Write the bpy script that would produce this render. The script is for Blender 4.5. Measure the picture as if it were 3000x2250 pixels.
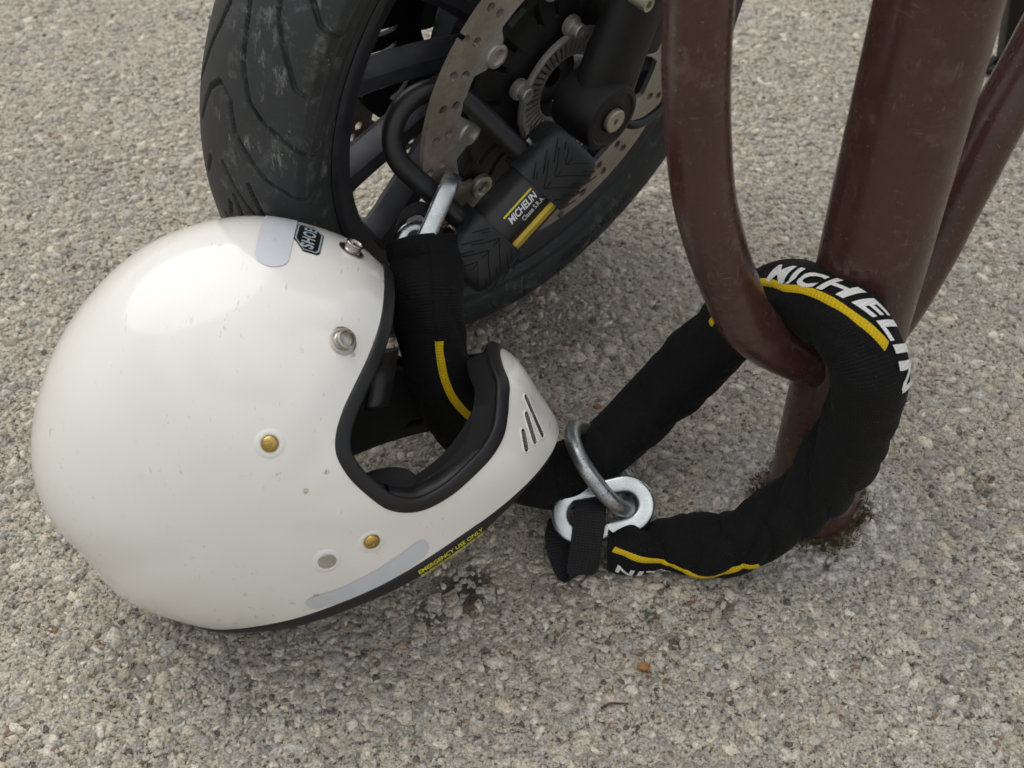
import bpy, bmesh, math, random
import numpy as np
from mathutils import Vector, Matrix

for _o in list(bpy.data.objects):
    bpy.data.objects.remove(_o)
SC = bpy.context.scene
COL = SC.collection
random.seed(7)
RNG = np.random.default_rng(11)
MM = 0.001

# ------------------------------------------------------------------ camera
PITCH = 0.798
cam_d = bpy.data.cameras.new('camera')
cam_d.sensor_width = 36.0
cam_d.lens = 36.0 * 3837.84 / 3000.0
cam_d.clip_start = 0.02
cam_d.clip_end = 400.0
cam_d.dof.use_dof = True
cam_d.dof.focus_distance = 1.06
cam_d.dof.aperture_fstop = 9.0
cam = bpy.data.objects.new('camera', cam_d)
COL.objects.link(cam)
cam.location = (0, 0, 0.921171)
cam.rotation_euler = (math.pi / 2 - PITCH, 0, 0)
SC.camera = cam

# ------------------------------------------------------------------ sky, sun, exposure
SUN_EL, SUN_AZ = math.radians(52), math.radians(-42)     # azimuth from +Y towards +X
w = bpy.data.worlds.new('World')
SC.world = w
w.use_nodes = True
nt = w.node_tree
nt.nodes.clear()
wo = nt.nodes.new('ShaderNodeOutputWorld')
bg = nt.nodes.new('ShaderNodeBackground')
bg.inputs['Strength'].default_value = 0.10
sky = nt.nodes.new('ShaderNodeTexSky')
sky.sky_type = 'NISHITA'
sky.sun_disc = False
sky.sun_elevation = SUN_EL
sky.sun_rotation = SUN_AZ
sky.air_density = 1.0
sky.dust_density = 1.5
tc = nt.nodes.new('ShaderNodeTexCoord')
mp = nt.nodes.new('ShaderNodeMapping')
mp.inputs['Scale'].default_value = (1.0, 1.0, 2.2)
no = nt.nodes.new('ShaderNodeTexNoise')
no.inputs['Scale'].default_value = 1.7
no.inputs['Detail'].default_value = 6.0
no.inputs['Roughness'].default_value = 0.55
rp = nt.nodes.new('ShaderNodeValToRGB')
rp.color_ramp.elements[0].position = 0.38
rp.color_ramp.elements[0].color = (0.12, 0.12, 0.12, 1)
rp.color_ramp.elements[1].position = 0.56
rp.color_ramp.elements[1].color = (1, 1, 1, 1)
mx = nt.nodes.new('ShaderNodeMix')
mx.data_type = 'RGBA'
nt.links.new(tc.outputs['Generated'], mp.inputs['Vector'])
nt.links.new(mp.outputs['Vector'], no.inputs['Vector'])
nt.links.new(no.outputs['Fac'], rp.inputs['Fac'])
nt.links.new(rp.outputs['Color'], mx.inputs[0])
sx = nt.nodes.new('ShaderNodeSeparateXYZ')
nt.links.new(tc.outputs['Generated'], sx.inputs[0])
cie = nt.nodes.new('ShaderNodeMapRange')                 # CIE overcast: (1 + 2 sin h) / 3
cie.inputs['To Min'].default_value = 0.36
cie.inputs['To Max'].default_value = 1.08
nt.links.new(sx.outputs['Z'], cie.inputs['Value'])
cl = nt.nodes.new('ShaderNodeVectorMath')
cl.operation = 'SCALE'
cl.inputs[0].default_value = (10.4, 10.3, 10.1)            # cloud
nt.links.new(cie.outputs['Result'], cl.inputs['Scale'])
nt.links.new(cl.outputs['Vector'], mx.inputs[7])
nt.links.new(sky.outputs['Color'], mx.inputs[6])
nt.links.new(mx.outputs[2], bg.inputs['Color'])
nt.links.new(bg.outputs['Background'], wo.inputs['Surface'])

sun_d = bpy.data.lights.new('sun', 'SUN')
sun_d.energy = 1.1
sun_d.angle = math.radians(66)
sun_d.color = (1.0, 0.965, 0.91)
sun = bpy.data.objects.new('sun', sun_d)
COL.objects.link(sun)
_sv = Vector((math.sin(SUN_AZ) * math.cos(SUN_EL), math.cos(SUN_AZ) * math.cos(SUN_EL), math.sin(SUN_EL)))
sun.rotation_euler = _sv.to_track_quat('Z', 'Y').to_euler()
sun.location = _sv * 5

SC.cycles.max_bounces = 6
SC.cycles.diffuse_bounces = 3
SC.cycles.glossy_bounces = 3
SC.cycles.use_adaptive_sampling = True
SC.cycles.adaptive_threshold = 0.03
SC.view_settings.view_transform = 'Standard'
SC.view_settings.look = 'None'
SC.view_settings.exposure = 0.28
SC.view_settings.gamma = 1.0
SC.view_settings.use_curve_mapping = False

# ------------------------------------------------------------------ geometry helpers (millimetres)
#CORE
def nrm(v):
    v = np.asarray(v, float)
    return v / (np.linalg.norm(v, axis=-1, keepdims=True) + 1e-12)

def catmull(pts, step=2.0, closed=False):
    P = np.asarray(pts, float)
    n = len(P)
    if closed:
        Q = np.vstack([P[-1], P, P[0], P[1]])
        segs = n
    else:
        Q = np.vstack([2 * P[0] - P[1], P, 2 * P[-1] - P[-2]])
        segs = n - 1
    out = []
    for i in range(segs):
        p0, p1, p2, p3 = Q[i:i + 4]
        t0 = 0.0
        t1 = t0 + np.linalg.norm((p1 - p0)[:3]) ** 0.5 + 1e-9
        t2 = t1 + np.linalg.norm((p2 - p1)[:3]) ** 0.5 + 1e-9
        t3 = t2 + np.linalg.norm((p3 - p2)[:3]) ** 0.5 + 1e-9
        k = max(2, int(np.linalg.norm((p2 - p1)[:3]) / step))
        t = np.linspace(t1, t2, k, endpoint=False)[:, None]
        A1 = (t1 - t) / (t1 - t0) * p0 + (t - t0) / (t1 - t0) * p1
        A2 = (t2 - t) / (t2 - t1) * p1 + (t - t1) / (t2 - t1) * p2
        A3 = (t3 - t) / (t3 - t2) * p2 + (t - t2) / (t3 - t2) * p3
        B1 = (t2 - t) / (t2 - t0) * A1 + (t - t0) / (t2 - t0) * A2
        B2 = (t3 - t) / (t3 - t1) * A2 + (t - t1) / (t3 - t1) * A3
        out.append((t2 - t) / (t2 - t1) * B1 + (t - t1) / (t2 - t1) * B2)
    out = np.vstack(out)
    if not closed:
        out = np.vstack([out, P[-1]])
    return out

def frames(path, up=(0, 0, 1), closed=False):
    P = np.asarray(path, float)
    n = len(P)
    if closed:
        T = nrm(np.roll(P, -1, 0) - np.roll(P, 1, 0))
    else:
        T = nrm(np.gradient(P, axis=0))
    up = np.asarray(up, float)
    N = np.zeros_like(P)
    v = up - T[0] * (up @ T[0])
    N[0] = nrm(v)
    for i in range(1, n):
        v1 = P[i] - P[i - 1]
        c1 = v1 @ v1 + 1e-12
        rL = N[i - 1] - 2 / c1 * (v1 @ N[i - 1]) * v1
        tL = T[i - 1] - 2 / c1 * (v1 @ T[i - 1]) * v1
        v2 = T[i] - tL
        c2 = v2 @ v2 + 1e-12
        N[i] = nrm(rL - 2 / c2 * (v2 @ rL) * v2)
    if closed:
        B0 = np.cross(T[0], N[0])
        v1 = P[0] - P[-1]
        c1 = v1 @ v1 + 1e-12
        rL = N[-1] - 2 / c1 * (v1 @ N[-1]) * v1
        ang = math.atan2(rL @ B0, rL @ N[0])
        for i in range(n):
            a = -ang * i / n
            B = np.cross(T[i], N[i])
            N[i] = N[i] * math.cos(a) + B * math.sin(a)
    B = np.cross(T, N)
    return T, N, B

def arclen(P):
    return np.r_[0, np.cumsum(np.linalg.norm(np.diff(P, axis=0), axis=1))]
#ENDCORE

def grid_faces(nr, nc, closed_r=False, closed_c=False):
    r = np.arange(nr if closed_r else nr - 1)
    c = np.arange(nc if closed_c else nc - 1)
    R, C = np.meshgrid(r, c, indexing='ij')
    R2, C2 = (R + 1) % nr, (C + 1) % nc
    return np.stack([R * nc + C, R * nc + C2, R2 * nc + C2, R2 * nc + C], -1).reshape(-1, 4)

class Part:
    """collects vertices and faces in mm; build() links them as ONE mesh object"""
    def __init__(s):
        s.v, s.f, s.n = [], [], 0
    def add(s, v, f):
        v = np.asarray(v, float).reshape(-1, 3)
        s.v.append(v)
        for q in f:
            s.f.append([int(i) + s.n for i in q])
        s.n += len(v)
        return s
    def tube(s, path, rad, seg=16, closed=False, up=(0, 0, 1), caps=True, sec=None):
        P = np.asarray(path, float)
        T, N, B = frames(P, up, closed)
        a = np.linspace(0, 2 * math.pi, seg, endpoint=False)
        rad = np.broadcast_to(np.asarray(rad, float), (len(P),)) if np.ndim(rad) < 2 else rad
        if sec is None:
            ca, sa = np.cos(a), np.sin(a)
        else:
            ca, sa = sec[:, 0], sec[:, 1]
            seg = len(sec)
        V = P[:, None] + (N[:, None] * ca[None, :, None] + B[:, None] * sa[None, :, None]) * rad[:, None, None]
        F = grid_faces(len(P), seg, closed, True).tolist()
        if caps and not closed:
            F.append(list(range(seg))[::-1])
            F.append([(len(P) - 1) * seg + i for i in range(seg)])
        return s.add(V, F)
    def lathe(s, prof, origin, axis, seg=32, ref=None):
        """prof: list of (radius, height along axis); closed with end fans when radius 0"""
        ax = nrm(axis)
        ref = np.array([0.3, 0.9, 0.1]) if ref is None else np.asarray(ref, float)
        e1 = nrm(ref - ax * (ref @ ax))
        e2 = np.cross(ax, e1)
        a = np.linspace(0, 2 * math.pi, seg, endpoint=False)
        pr = np.asarray(prof, float)
        V = np.asarray(origin, float) + pr[:, None, 1:2] * ax + pr[:, None, 0:1] * (np.cos(a)[None, :, None] * e1 + np.sin(a)[None, :, None] * e2)
        return s.add(V, grid_faces(len(pr), seg, False, True).tolist())
    def box(s, c, ex, ey, ez, hx, hy, hz, ch=0.0):
        """box centred c with half sizes along axes; ch = chamfer"""
        bm = bmesh.new()
        bmesh.ops.create_cube(bm, size=2.0)
        M = np.stack([np.asarray(ex) * 1.0, np.asarray(ey) * 1.0, np.asarray(ez) * 1.0], 1)
        for v in bm.verts:
            v.co = Vector((v.co.x * hx, v.co.y * hy, v.co.z * hz))
        if ch > 0:
            bmesh.ops.bevel(bm, geom=list(bm.edges), offset=ch, segments=3, profile=0.5, affect='EDGES')
        bm.verts.index_update()
        V = np.array([v.co[:] for v in bm.verts]) @ M.T + np.asarray(c, float)
        F = [[v.index for v in f.verts] for f in bm.faces]
        bm.free()
        return s.add(V, F)
    def build(s, name, mat, parent=None, smooth=True, uv=None, angle=35):
        V = np.vstack(s.v) * MM
        root = parent
        while root is not None and root.parent is not None:
            root = root.parent
        if root is not None:
            V = V - np.array(root.location)
        me = bpy.data.meshes.new(name)
        me.from_pydata(V.tolist(), [], s.f)
        me.validate()
        if smooth:
            me.polygons.foreach_set('use_smooth', [True] * len(me.polygons))
            if angle < 180:
                try:
                    me.set_sharp_from_angle(angle=math.radians(angle))
                except Exception:
                    pass
        if mat is not None:
            me.materials.append(mat)
        if uv is not None:
            ul = me.uv_layers.new(name='UVMap')
            li = np.zeros(len(me.loops), int)
            me.loops.foreach_get('vertex_index', li)
            ul.data.foreach_set('uv', np.asarray(uv)[li].ravel())
        o = bpy.data.objects.new(name, me)
        COL.objects.link(o)
        if parent is not None:
            o.parent = parent
        return o

def thing(name, label, cat, loc=(0, 0, 0), group=None):
    o = bpy.data.objects.new(name, None)
    o.empty_display_size = 0.05
    COL.objects.link(o)
    o.location = [c * MM for c in loc]
    o['label'] = label
    o['category'] = cat
    if group:
        o['group'] = group
    return o

def fix_normals(o):
    bm = bmesh.new()
    bm.from_mesh(o.data)
    bmesh.ops.recalc_face_normals(bm, faces=bm.faces)
    bm.to_mesh(o.data)
    bm.free()

def text_mesh(body, size=10.0, shear=0.0, offset=0.0, sx=1.0, cut=1.5, spacing=1.0):
    """flat lettering as (verts 2D centred on x, baseline y=0, faces), cut fine enough to bend"""
    cu = bpy.data.curves.new('lettering', 'FONT')
    cu.body = body
    cu.size = size
    cu.shear = shear
    cu.offset = offset
    cu.space_character = spacing
    cu.align_x = 'CENTER'
    cu.resolution_u = 4
    o = bpy.data.objects.new('lettering', cu)
    COL.objects.link(o)
    dg = bpy.context.evaluated_depsgraph_get()
    me = o.evaluated_get(dg).to_mesh()
    bm = bmesh.new()
    bm.from_mesh(me)
    o.evaluated_get(dg).to_mesh_clear()
    bpy.data.objects.remove(o)
    bpy.data.curves.remove(cu)
    for v in bm.verts:
        v.co.x *= sx
    if cut:
        xs = [v.co.x for v in bm.verts]
        ys = [v.co.y for v in bm.verts]
        for lo, hi, no_ in ((min(xs), max(xs), (1, 0, 0)), (min(ys), max(ys), (0, 1, 0))):
            k = np.arange(lo + cut, hi, cut)
            for t in k:
                bmesh.ops.bisect_plane(bm, geom=bm.verts[:] + bm.edges[:] + bm.faces[:], plane_co=Vector(no_) * float(t), plane_no=no_)
    bmesh.ops.triangulate(bm, faces=bm.faces)
    bm.verts.index_update()
    V = np.array([v.co[:2] for v in bm.verts])
    F = [[v.index for v in f.verts] for f in bm.faces]
    bm.free()
    return V, F

def shape2d(poly, cut=3.0):
    """filled 2-D outline, cut into a fine sheet"""
    bm = bmesh.new()
    vs = [bm.verts.new((p[0], p[1], 0)) for p in poly]
    bm.faces.new(vs)
    P = np.asarray(poly, float)
    for ax, no_ in ((0, (1, 0, 0)), (1, (0, 1, 0))):
        for t in np.arange(P[:, ax].min() + cut, P[:, ax].max(), cut):
            bmesh.ops.bisect_plane(bm, geom=bm.verts[:] + bm.edges[:] + bm.faces[:], plane_co=Vector(no_) * float(t), plane_no=no_)
    bmesh.ops.triangulate(bm, faces=bm.faces)
    bm.verts.index_update()
    V = np.array([v.co[:2] for v in bm.verts])
    F = [[v.index for v in f.verts] for f in bm.faces]
    bm.free()
    return V, F

# ------------------------------------------------------------------ materials
class NT:
    def __init__(s, name):
        s.m = bpy.data.materials.new(name)
        s.m.use_nodes = True
        s.t = s.m.node_tree
        s.b = s.t.nodes['Principled BSDF']
        s.co = s.t.nodes.new('ShaderNodeTexCoord')
    def n(s, t, **kw):
        x = s.t.nodes.new(t)
        for k, v in kw.items():
            if k in x.inputs:
                x.inputs[k].default_value = v
            else:
                setattr(x, k, v)
        return x
    def l(s, a, b):
        s.t.links.new(a, b)
    def noise(s, scale, detail=4, rough=0.55, vec=None, stretch=None):
        x = s.n('ShaderNodeTexNoise', Scale=scale, Detail=detail, Roughness=rough)
        v = vec or s.co.outputs['Object']
        if stretch:
            mp_ = s.n('ShaderNodeMapping')
            mp_.inputs['Scale'].default_value = stretch
            s.l(v, mp_.inputs['Vector'])
            v = mp_.outputs['Vector']
        s.l(v, x.inputs['Vector'])
        return x.outputs['Fac']
    def voro(s, scale, out='Distance', feature='F1', vec=None, rnd=1.0):
        x = s.n('ShaderNodeTexVoronoi', Scale=scale, feature=feature)
        x.inputs['Randomness'].default_value = rnd
        s.l(vec or s.co.outputs['Object'], x.inputs['Vector'])
        return x.outputs[out]
    def ramp(s, fac, *stops, interp='LINEAR'):
        x = s.n('ShaderNodeValToRGB')
        x.color_ramp.interpolation = interp
        e = x.color_ramp.elements
        while len(e) < len(stops):
            e.new(0.5)
        for k, (p, c) in enumerate(stops):
            e[k].position = p
            e[k].color = (c, c, c, 1) if np.isscalar(c) else (*c, 1)
        s.l(fac, x.inputs['Fac'])
        return x.outputs['Color']
    def mix(s, fac, a, b, mode='MIX'):
        x = s.n('ShaderNodeMix', data_type='RGBA', blend_type=mode)
        for i, v in ((0, fac), (6, a), (7, b)):
            if hasattr(v, 'is_output'):
                s.l(v, x.inputs[i])
            else:
                x.inputs[i].default_value = v if i == 0 else (*v, 1)
        return x.outputs[2]
    def math(s, op, a, b=None):
        x = s.n('ShaderNodeMath', operation=op)
        for i, v in ((0, a), (1, b)):
            if v is None:
                continue
            if hasattr(v, 'is_output'):
                s.l(v, x.inputs[i])
            else:
                x.inputs[i].default_value = v
        return x.outputs[0]
    def bump(s, h, strength=0.3, dist=0.001):
        x = s.n('ShaderNodeBump', Strength=strength, Distance=dist)
        s.l(h, x.inputs['Height'])
        s.l(x.outputs['Normal'], s.b.inputs['Normal'])
        return x
    def set(s, col=None, rough=None, metal=None, coat=None, spec=None, sheen=None):
        for k, v in (('Base Color', col), ('Roughness', rough), ('Metallic', metal), ('Coat Weight', coat), ('Specular IOR Level', spec), ('Sheen Weight', sheen)):
            if v is None:
                continue
            if hasattr(v, 'is_output'):
                s.l(v, s.b.inputs[k])
            else:
                s.b.inputs[k].default_value = (*v, 1) if k == 'Base Color' else v
        return s

def plain(name, col, rough=0.5, metal=0.0, coat=0.0, var=0.0, vscale=60, bump=0.0, bscale=400):
    m = NT(name)
    m.set(col=col, rough=rough, metal=metal, coat=coat)
    if var:
        f = m.noise(vscale, 5)
        c0 = tuple(c * (1 - var) for c in col)
        c1 = tuple(min(1, c * (1 + var)) for c in col)
        m.set(col=m.ramp(f, (0.3, c0), (0.7, c1)))
        m.set(rough=m.ramp(f, (0.3, max(0.02, rough - 0.08)), (0.7, min(1, rough + 0.1))))
    if bump:
        m.bump(m.noise(bscale, 3), bump, 0.0006)
    return m.m

DARK_MARKS = ((-0.040, 0.655, 0.040, 0.9), (-0.070, 0.628, 0.022, 0.8), (0.050, 0.668, 0.050, 0.5), (0.02, 0.99, 0.11, 0.35), (0.175, 0.635, 0.018, 0.7), (0.31, 0.80, 0.03, 0.5), (0.135, 0.60, 0.014, 0.7), (-0.30, 0.575, 0.03, 0.4))
def mat_ground():
    m = NT('worn_concrete')
    P = m.co.outputs['Object']
    wn = m.n('ShaderNodeTexNoise', Scale=60.0, Detail=3.0)
    m.l(P, wn.inputs['Vector'])
    wv = m.n('ShaderNodeVectorMath', operation='MULTIPLY_ADD')
    m.l(wn.outputs['Color'], wv.inputs[0])
    wv.inputs[1].default_value = (0.013, 0.013, 0.0)
    m.l(P, wv.inputs[2])
    W = wv.outputs[0]
    fine = m.noise(430, 4, 0.78)
    big = m.noise(3.0, 5, 0.62)
    cement = m.ramp(fine, (0.30, (0.12, 0.10, 0.075)), (0.40, (0.48, 0.425, 0.335)), (0.50, (0.72, 0.65, 0.525)), (0.66, (0.88, 0.82, 0.70)))
    # embedded stones
    vs = m.n('ShaderNodeTexVoronoi', Scale=88.0, feature='F1')
    m.l(W, vs.inputs['Vector'])
    sep = m.n('ShaderNodeSeparateColor')
    m.l(vs.outputs['Color'], sep.inputs[0])
    stone = m.ramp(sep.outputs[0], (0.0, (0.24, 0.23, 0.215)), (0.5, (0.40, 0.375, 0.34)), (1.0, (0.52, 0.475, 0.415)))
    stone = m.mix(0.75, stone, m.ramp(fine, (0.28, 0.12), (0.70, 0.85)), 'OVERLAY')
    smask = m.math('MULTIPLY', m.ramp(vs.outputs['Distance'], (0.30, 0.75), (0.52, 0.0)), m.ramp(sep.outputs[1], (0.45, 0.0), (0.60, 0.85)))
    col = m.mix(smask, cement, stone)
    # sharp dark grains and open pores
    speck = m.noise(230, 4, 0.8)
    col = m.mix(m.ramp(speck, (0.565, 0.0), (0.61, 0.92)), col, (0.085, 0.066, 0.048))
    v2 = m.n('ShaderNodeTexVoronoi', Scale=58.0, feature='F1')
    m.l(W, v2.inputs['Vector'])
    sp2 = m.n('ShaderNodeSeparateColor')
    m.l(v2.outputs['Color'], sp2.inputs[0])
    pit = m.math('MULTIPLY', m.ramp(v2.outputs['Distance'], (0.10, 1.0), (0.36, 0.0)), m.ramp(sp2.outputs[0], (0.20, 0.9), (0.24, 0.0)))
    pit = m.math('MULTIPLY', pit, m.ramp(fine, (0.44, 1.0), (0.56, 0.0)))
    col = m.mix(pit, col, (0.055, 0.05, 0.046))
    rust = m.math('MULTIPLY', m.ramp(v2.outputs['Distance'], (0.10, 1.0), (0.2, 0.0)), m.ramp(sp2.outputs[1], (0.945, 0.0), (0.955, 0.7)))
    col = m.mix(rust, col, (0.26, 0.14, 0.065))
    # old grime in drifts
    grime = m.math('MULTIPLY', m.ramp(big, (0.50, 0.0), (0.76, 0.40)), m.ramp(fine, (0.36, 1.0), (0.62, 0.35)))
    col = m.mix(grime, col, (0.13, 0.115, 0.095), 'MIX')
    # pale lime bloom and dirt round the foot of the rack post
    vd = m.n('ShaderNodeVectorMath', operation='DISTANCE')
    m.l(wv.outputs[0], vd.inputs[0])
    vd.inputs[1].default_value = (0.2686 + 0.0065, 0.7484 + 0.0065, 0.0)
    dd = m.math('ADD', vd.outputs['Value'], m.math('MULTIPLY', m.math('SUBTRACT', m.noise(55, 5, 0.7), 0.5), 0.09))
    ring = m.ramp(dd, (0.052, 0.0), (0.062, 0.8), (0.078, 0.55), (0.100, 0.0))
    col = m.mix(m.math('MULTIPLY', ring, m.ramp(fine, (0.44, 0.1), (0.53, 1.0))), col, (0.74, 0.71, 0.69))
    dirt = m.ramp(dd, (0.044, 0.85), (0.060, 0.0))
    col = m.mix(dirt, col, (0.10, 0.07, 0.035))
    # dark stains, and one wide faint dark patch by the wheel
    for (sx_, sy_, r0, k) in DARK_MARKS:
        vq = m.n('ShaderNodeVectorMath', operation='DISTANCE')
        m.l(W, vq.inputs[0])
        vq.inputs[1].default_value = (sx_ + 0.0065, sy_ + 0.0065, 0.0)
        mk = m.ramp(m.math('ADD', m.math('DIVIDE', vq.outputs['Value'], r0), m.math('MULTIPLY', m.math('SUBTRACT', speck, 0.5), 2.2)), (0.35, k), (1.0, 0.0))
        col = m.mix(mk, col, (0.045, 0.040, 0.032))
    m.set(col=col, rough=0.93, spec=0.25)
    h = m.math('ADD', m.math('MULTIPLY', smask, 0.6), m.math('MULTIPLY', fine, 1.6))
    h = m.math('SUBTRACT', h, m.math('MULTIPLY', pit, 1.4))
    h = m.math('SUBTRACT', h, m.math('MULTIPLY', m.ramp(speck, (0.53, 0.0), (0.62, 1.0)), 0.9))
    m.bump(h, 1.0, 0.0026)
    return m.m

def mat_stones():
    m = NT('aggregate_stone')
    at = m.n('ShaderNodeAttribute', attribute_name='tint')
    f = m.noise(480, 4, 0.78)
    col = m.mix(0.8, at.outputs['Color'], m.ramp(f, (0.28, 0.10), (0.72, 0.9)), 'OVERLAY')
    sk = m.noise(300, 4, 0.8)
    col = m.mix(m.ramp(sk, (0.615, 0.0), (0.66, 0.85)), col, (0.10, 0.078, 0.056))
    vd = m.n('ShaderNodeVectorMath', operation='DISTANCE')
    m.l(m.co.outputs['Object'], vd.inputs[0])
    vd.inputs[1].default_value = (0.2686, 0.7484, 0.0)
    dd = m.math('ADD', vd.outputs['Value'], m.math('MULTIPLY', m.math('SUBTRACT', m.noise(55, 5, 0.7), 0.5), 0.09))
    lime = m.math('MULTIPLY', m.ramp(dd, (0.052, 0.0), (0.062, 0.75), (0.078, 0.5), (0.100, 0.0)), m.ramp(f, (0.40, 0.2), (0.52, 1.0)))
    col = m.mix(lime, col, (0.74, 0.71, 0.68))
    m.set(col=col, rough=0.9, spec=0.25)
    m.bump(m.math('SUBTRACT', f, m.ramp(sk, (0.56, 0.0), (0.64, 1.0))), 0.8, 0.001)
    return m.m

def mat_paint_brown():
    m = NT('brown_enamel')
    f = m.noise(14, 4)
    col = m.ramp(f, (0.3, (0.050, 0.021, 0.0165)), (0.7, (0.066, 0.029, 0.023)))
    sc = m.noise(620, 2, 0.5, stretch=(1.0, 1.0, 0.10))
    sc2 = m.noise(85, 4, 0.7)
    scr = m.math('MULTIPLY', m.ramp(sc, (0.605, 0.0), (0.66, 0.85)), m.ramp(sc2, (0.52, 0.0), (0.62, 0.8)))
    col = m.mix(scr, col, (0.17, 0.12, 0.105))
    s3 = m.noise(520, 2, 0.5, stretch=(0.12, 0.2, 1.3))
    scr2 = m.math('MULTIPLY', m.ramp(s3, (0.625, 0.0), (0.68, 0.85)), m.ramp(m.noise(30, 3), (0.51, 0.0), (0.62, 0.7)))
    col = m.mix(scr2, col, (0.21, 0.14, 0.095))
    rub = m.math('MULTIPLY', m.ramp(m.noise(46, 6, 0.75), (0.54, 0.0), (0.70, 0.55)), m.ramp(m.noise(11, 3), (0.48, 0.0), (0.62, 1.0)))
    col = m.mix(rub, col, (0.15, 0.098, 0.086))
    chips = m.math('MULTIPLY', m.ramp(m.noise(420, 2), (0.71, 0.0), (0.73, 1.0)), m.ramp(m.noise(24, 3), (0.5, 0.0), (0.6, 1.0)))
    col = m.mix(chips, col, (0.33, 0.22, 0.14))
    m.set(col=col, rough=m.ramp(m.noise(50, 4), (0.3, 0.18), (0.7, 0.36)), spec=0.5)
    m.bump(m.math('ADD', m.noise(120, 3), m.math('MULTIPLY', scr, -0.6)), 0.12, 0.0006)
    return m.m

def mat_shell():
    m = NT('white_gelcoat')
    col = (0.78, 0.765, 0.715)
    f = m.noise(9, 3)
    c = m.ramp(f, (0.3, (0.765, 0.75, 0.70)), (0.7, (0.80, 0.785, 0.735)))
    # flies and road grit, thickest on the brow
    vv = m.n('ShaderNodeTexVoronoi', Scale=62.0, feature='F1')
    m.l(m.co.outputs['Object'], vv.inputs['Vector'])
    sp = m.n('ShaderNodeSeparateColor')
    m.l(vv.outputs['Color'], sp.inputs[0])
    dot = m.math('MULTIPLY', m.ramp(m.math('ADD', vv.outputs['Distance'], m.math('MULTIPLY', m.noise(700, 3), 0.22)), (0.18, 1.0), (0.29, 0.0)), m.ramp(sp.outputs[0], (0.80, 0.0), (0.82, 0.9)))
    dot = m.math('MULTIPLY', dot, m.ramp(m.noise(1100, 2), (0.42, 0.0), (0.54, 1.0)))
    br = m.n('ShaderNodeSeparateXYZ')
    m.l(m.co.outputs['Object'], br.inputs[0])
    dot = m.math('MULTIPLY', dot, m.ramp(br.outputs[0], (0.0, 0.10), (0.10, 1.0)))
    c = m.mix(dot, c, (0.26, 0.17, 0.09))
    scr = m.noise(300, 2, 0.5, stretch=(1.0, 0.14, 0.6))
    sm = m.math('MULTIPLY', m.ramp(scr, (0.67, 0.0), (0.70, 0.5)), m.ramp(m.noise(18, 3), (0.5, 0.0), (0.6, 1.0)))
    c = m.mix(sm, c, (0.45, 0.43, 0.39))
    # road dust on the skirt behind
    lo = m.math('MULTIPLY', m.ramp(br.outputs[2], (0.02, 1.0), (0.085, 0.0)), m.ramp(m.noise(240, 5, 0.7), (0.40, 0.0), (0.75, 0.40)))
    c = m.mix(lo, c, (0.42, 0.385, 0.30))
    m.set(col=c, rough=m.ramp(m.noise(20, 4), (0.3, 0.13), (0.75, 0.24)), coat=0.6)
    m.b.inputs['Coat Roughness'].default_value = 0.06
    m.bump(m.noise(7, 2), 0.03, 0.004)
    return m.m

def mat_fabric(name, col=(0.0042, 0.0042, 0.0046), period=1.9, amp=1.3):
    m = NT(name)
    uv = m.n('ShaderNodeSeparateXYZ')
    m.l(m.co.outputs['UV'], uv.inputs[0])
    k = 2 * math.pi / period
    a = m.math('SINE', m.math('MULTIPLY', uv.outputs[0], k))
    b = m.math('SINE', m.math('MULTIPLY', uv.outputs[1], k * 0.8))
    rib = m.math('ADD', m.math('MULTIPLY', a, 0.8), m.math('MULTIPLY', m.math('MULTIPLY', a, b), 0.8))
    f = m.noise(90, 4)
    c = m.mix(m.ramp(rib, (0.0, 0.0), (0.9, 1.0)), tuple(x * (1 - 0.28 * amp) for x in col), tuple(x * (1 + 0.2 * amp) for x in col))
    c = m.mix(m.ramp(m.noise(1000, 2), (0.70, 0.0), (0.74, 0.5)), c, (0.16, 0.16, 0.16))
    m.set(col=c, rough=0.78, spec=0.22)
    m.b.inputs['Sheen Weight'].default_value = 0.02
    m.bump(m.math('ADD', m.math('MULTIPLY', rib, 0.38), m.math('ADD', m.math('MULTIPLY', f, 1.5), m.math('MULTIPLY', m.noise(34, 4, 0.55), 9.0))), 0.55 * amp, 0.0008)
    return m.m

def mat_steel(name, col=(0.60, 0.60, 0.60), rough=0.3, pit=0.5, dark=(0.22, 0.22, 0.22), sc=60):
    m = NT(name)
    f = m.noise(sc, 5, 0.6)
    g = m.noise(650, 3, 0.6)
    c = m.mix(m.ramp(f, (0.35, 0.0), (0.75, 1.0)), col, tuple(x * 0.72 for x in col))
    c = m.mix(m.math('MULTIPLY', m.ramp(g, (0.57, 0.0), (0.64, 1.0)), pit), c, dark)
    m.set(col=c, rough=m.ramp(f, (0.3, max(rough - 0.1, 0.05)), (0.7, rough + 0.14)), metal=0.92)
    m.bump(m.math('ADD', f, m.math('MULTIPLY', g, 0.5)), 0.28, 0.0008)
    return m.m

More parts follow.
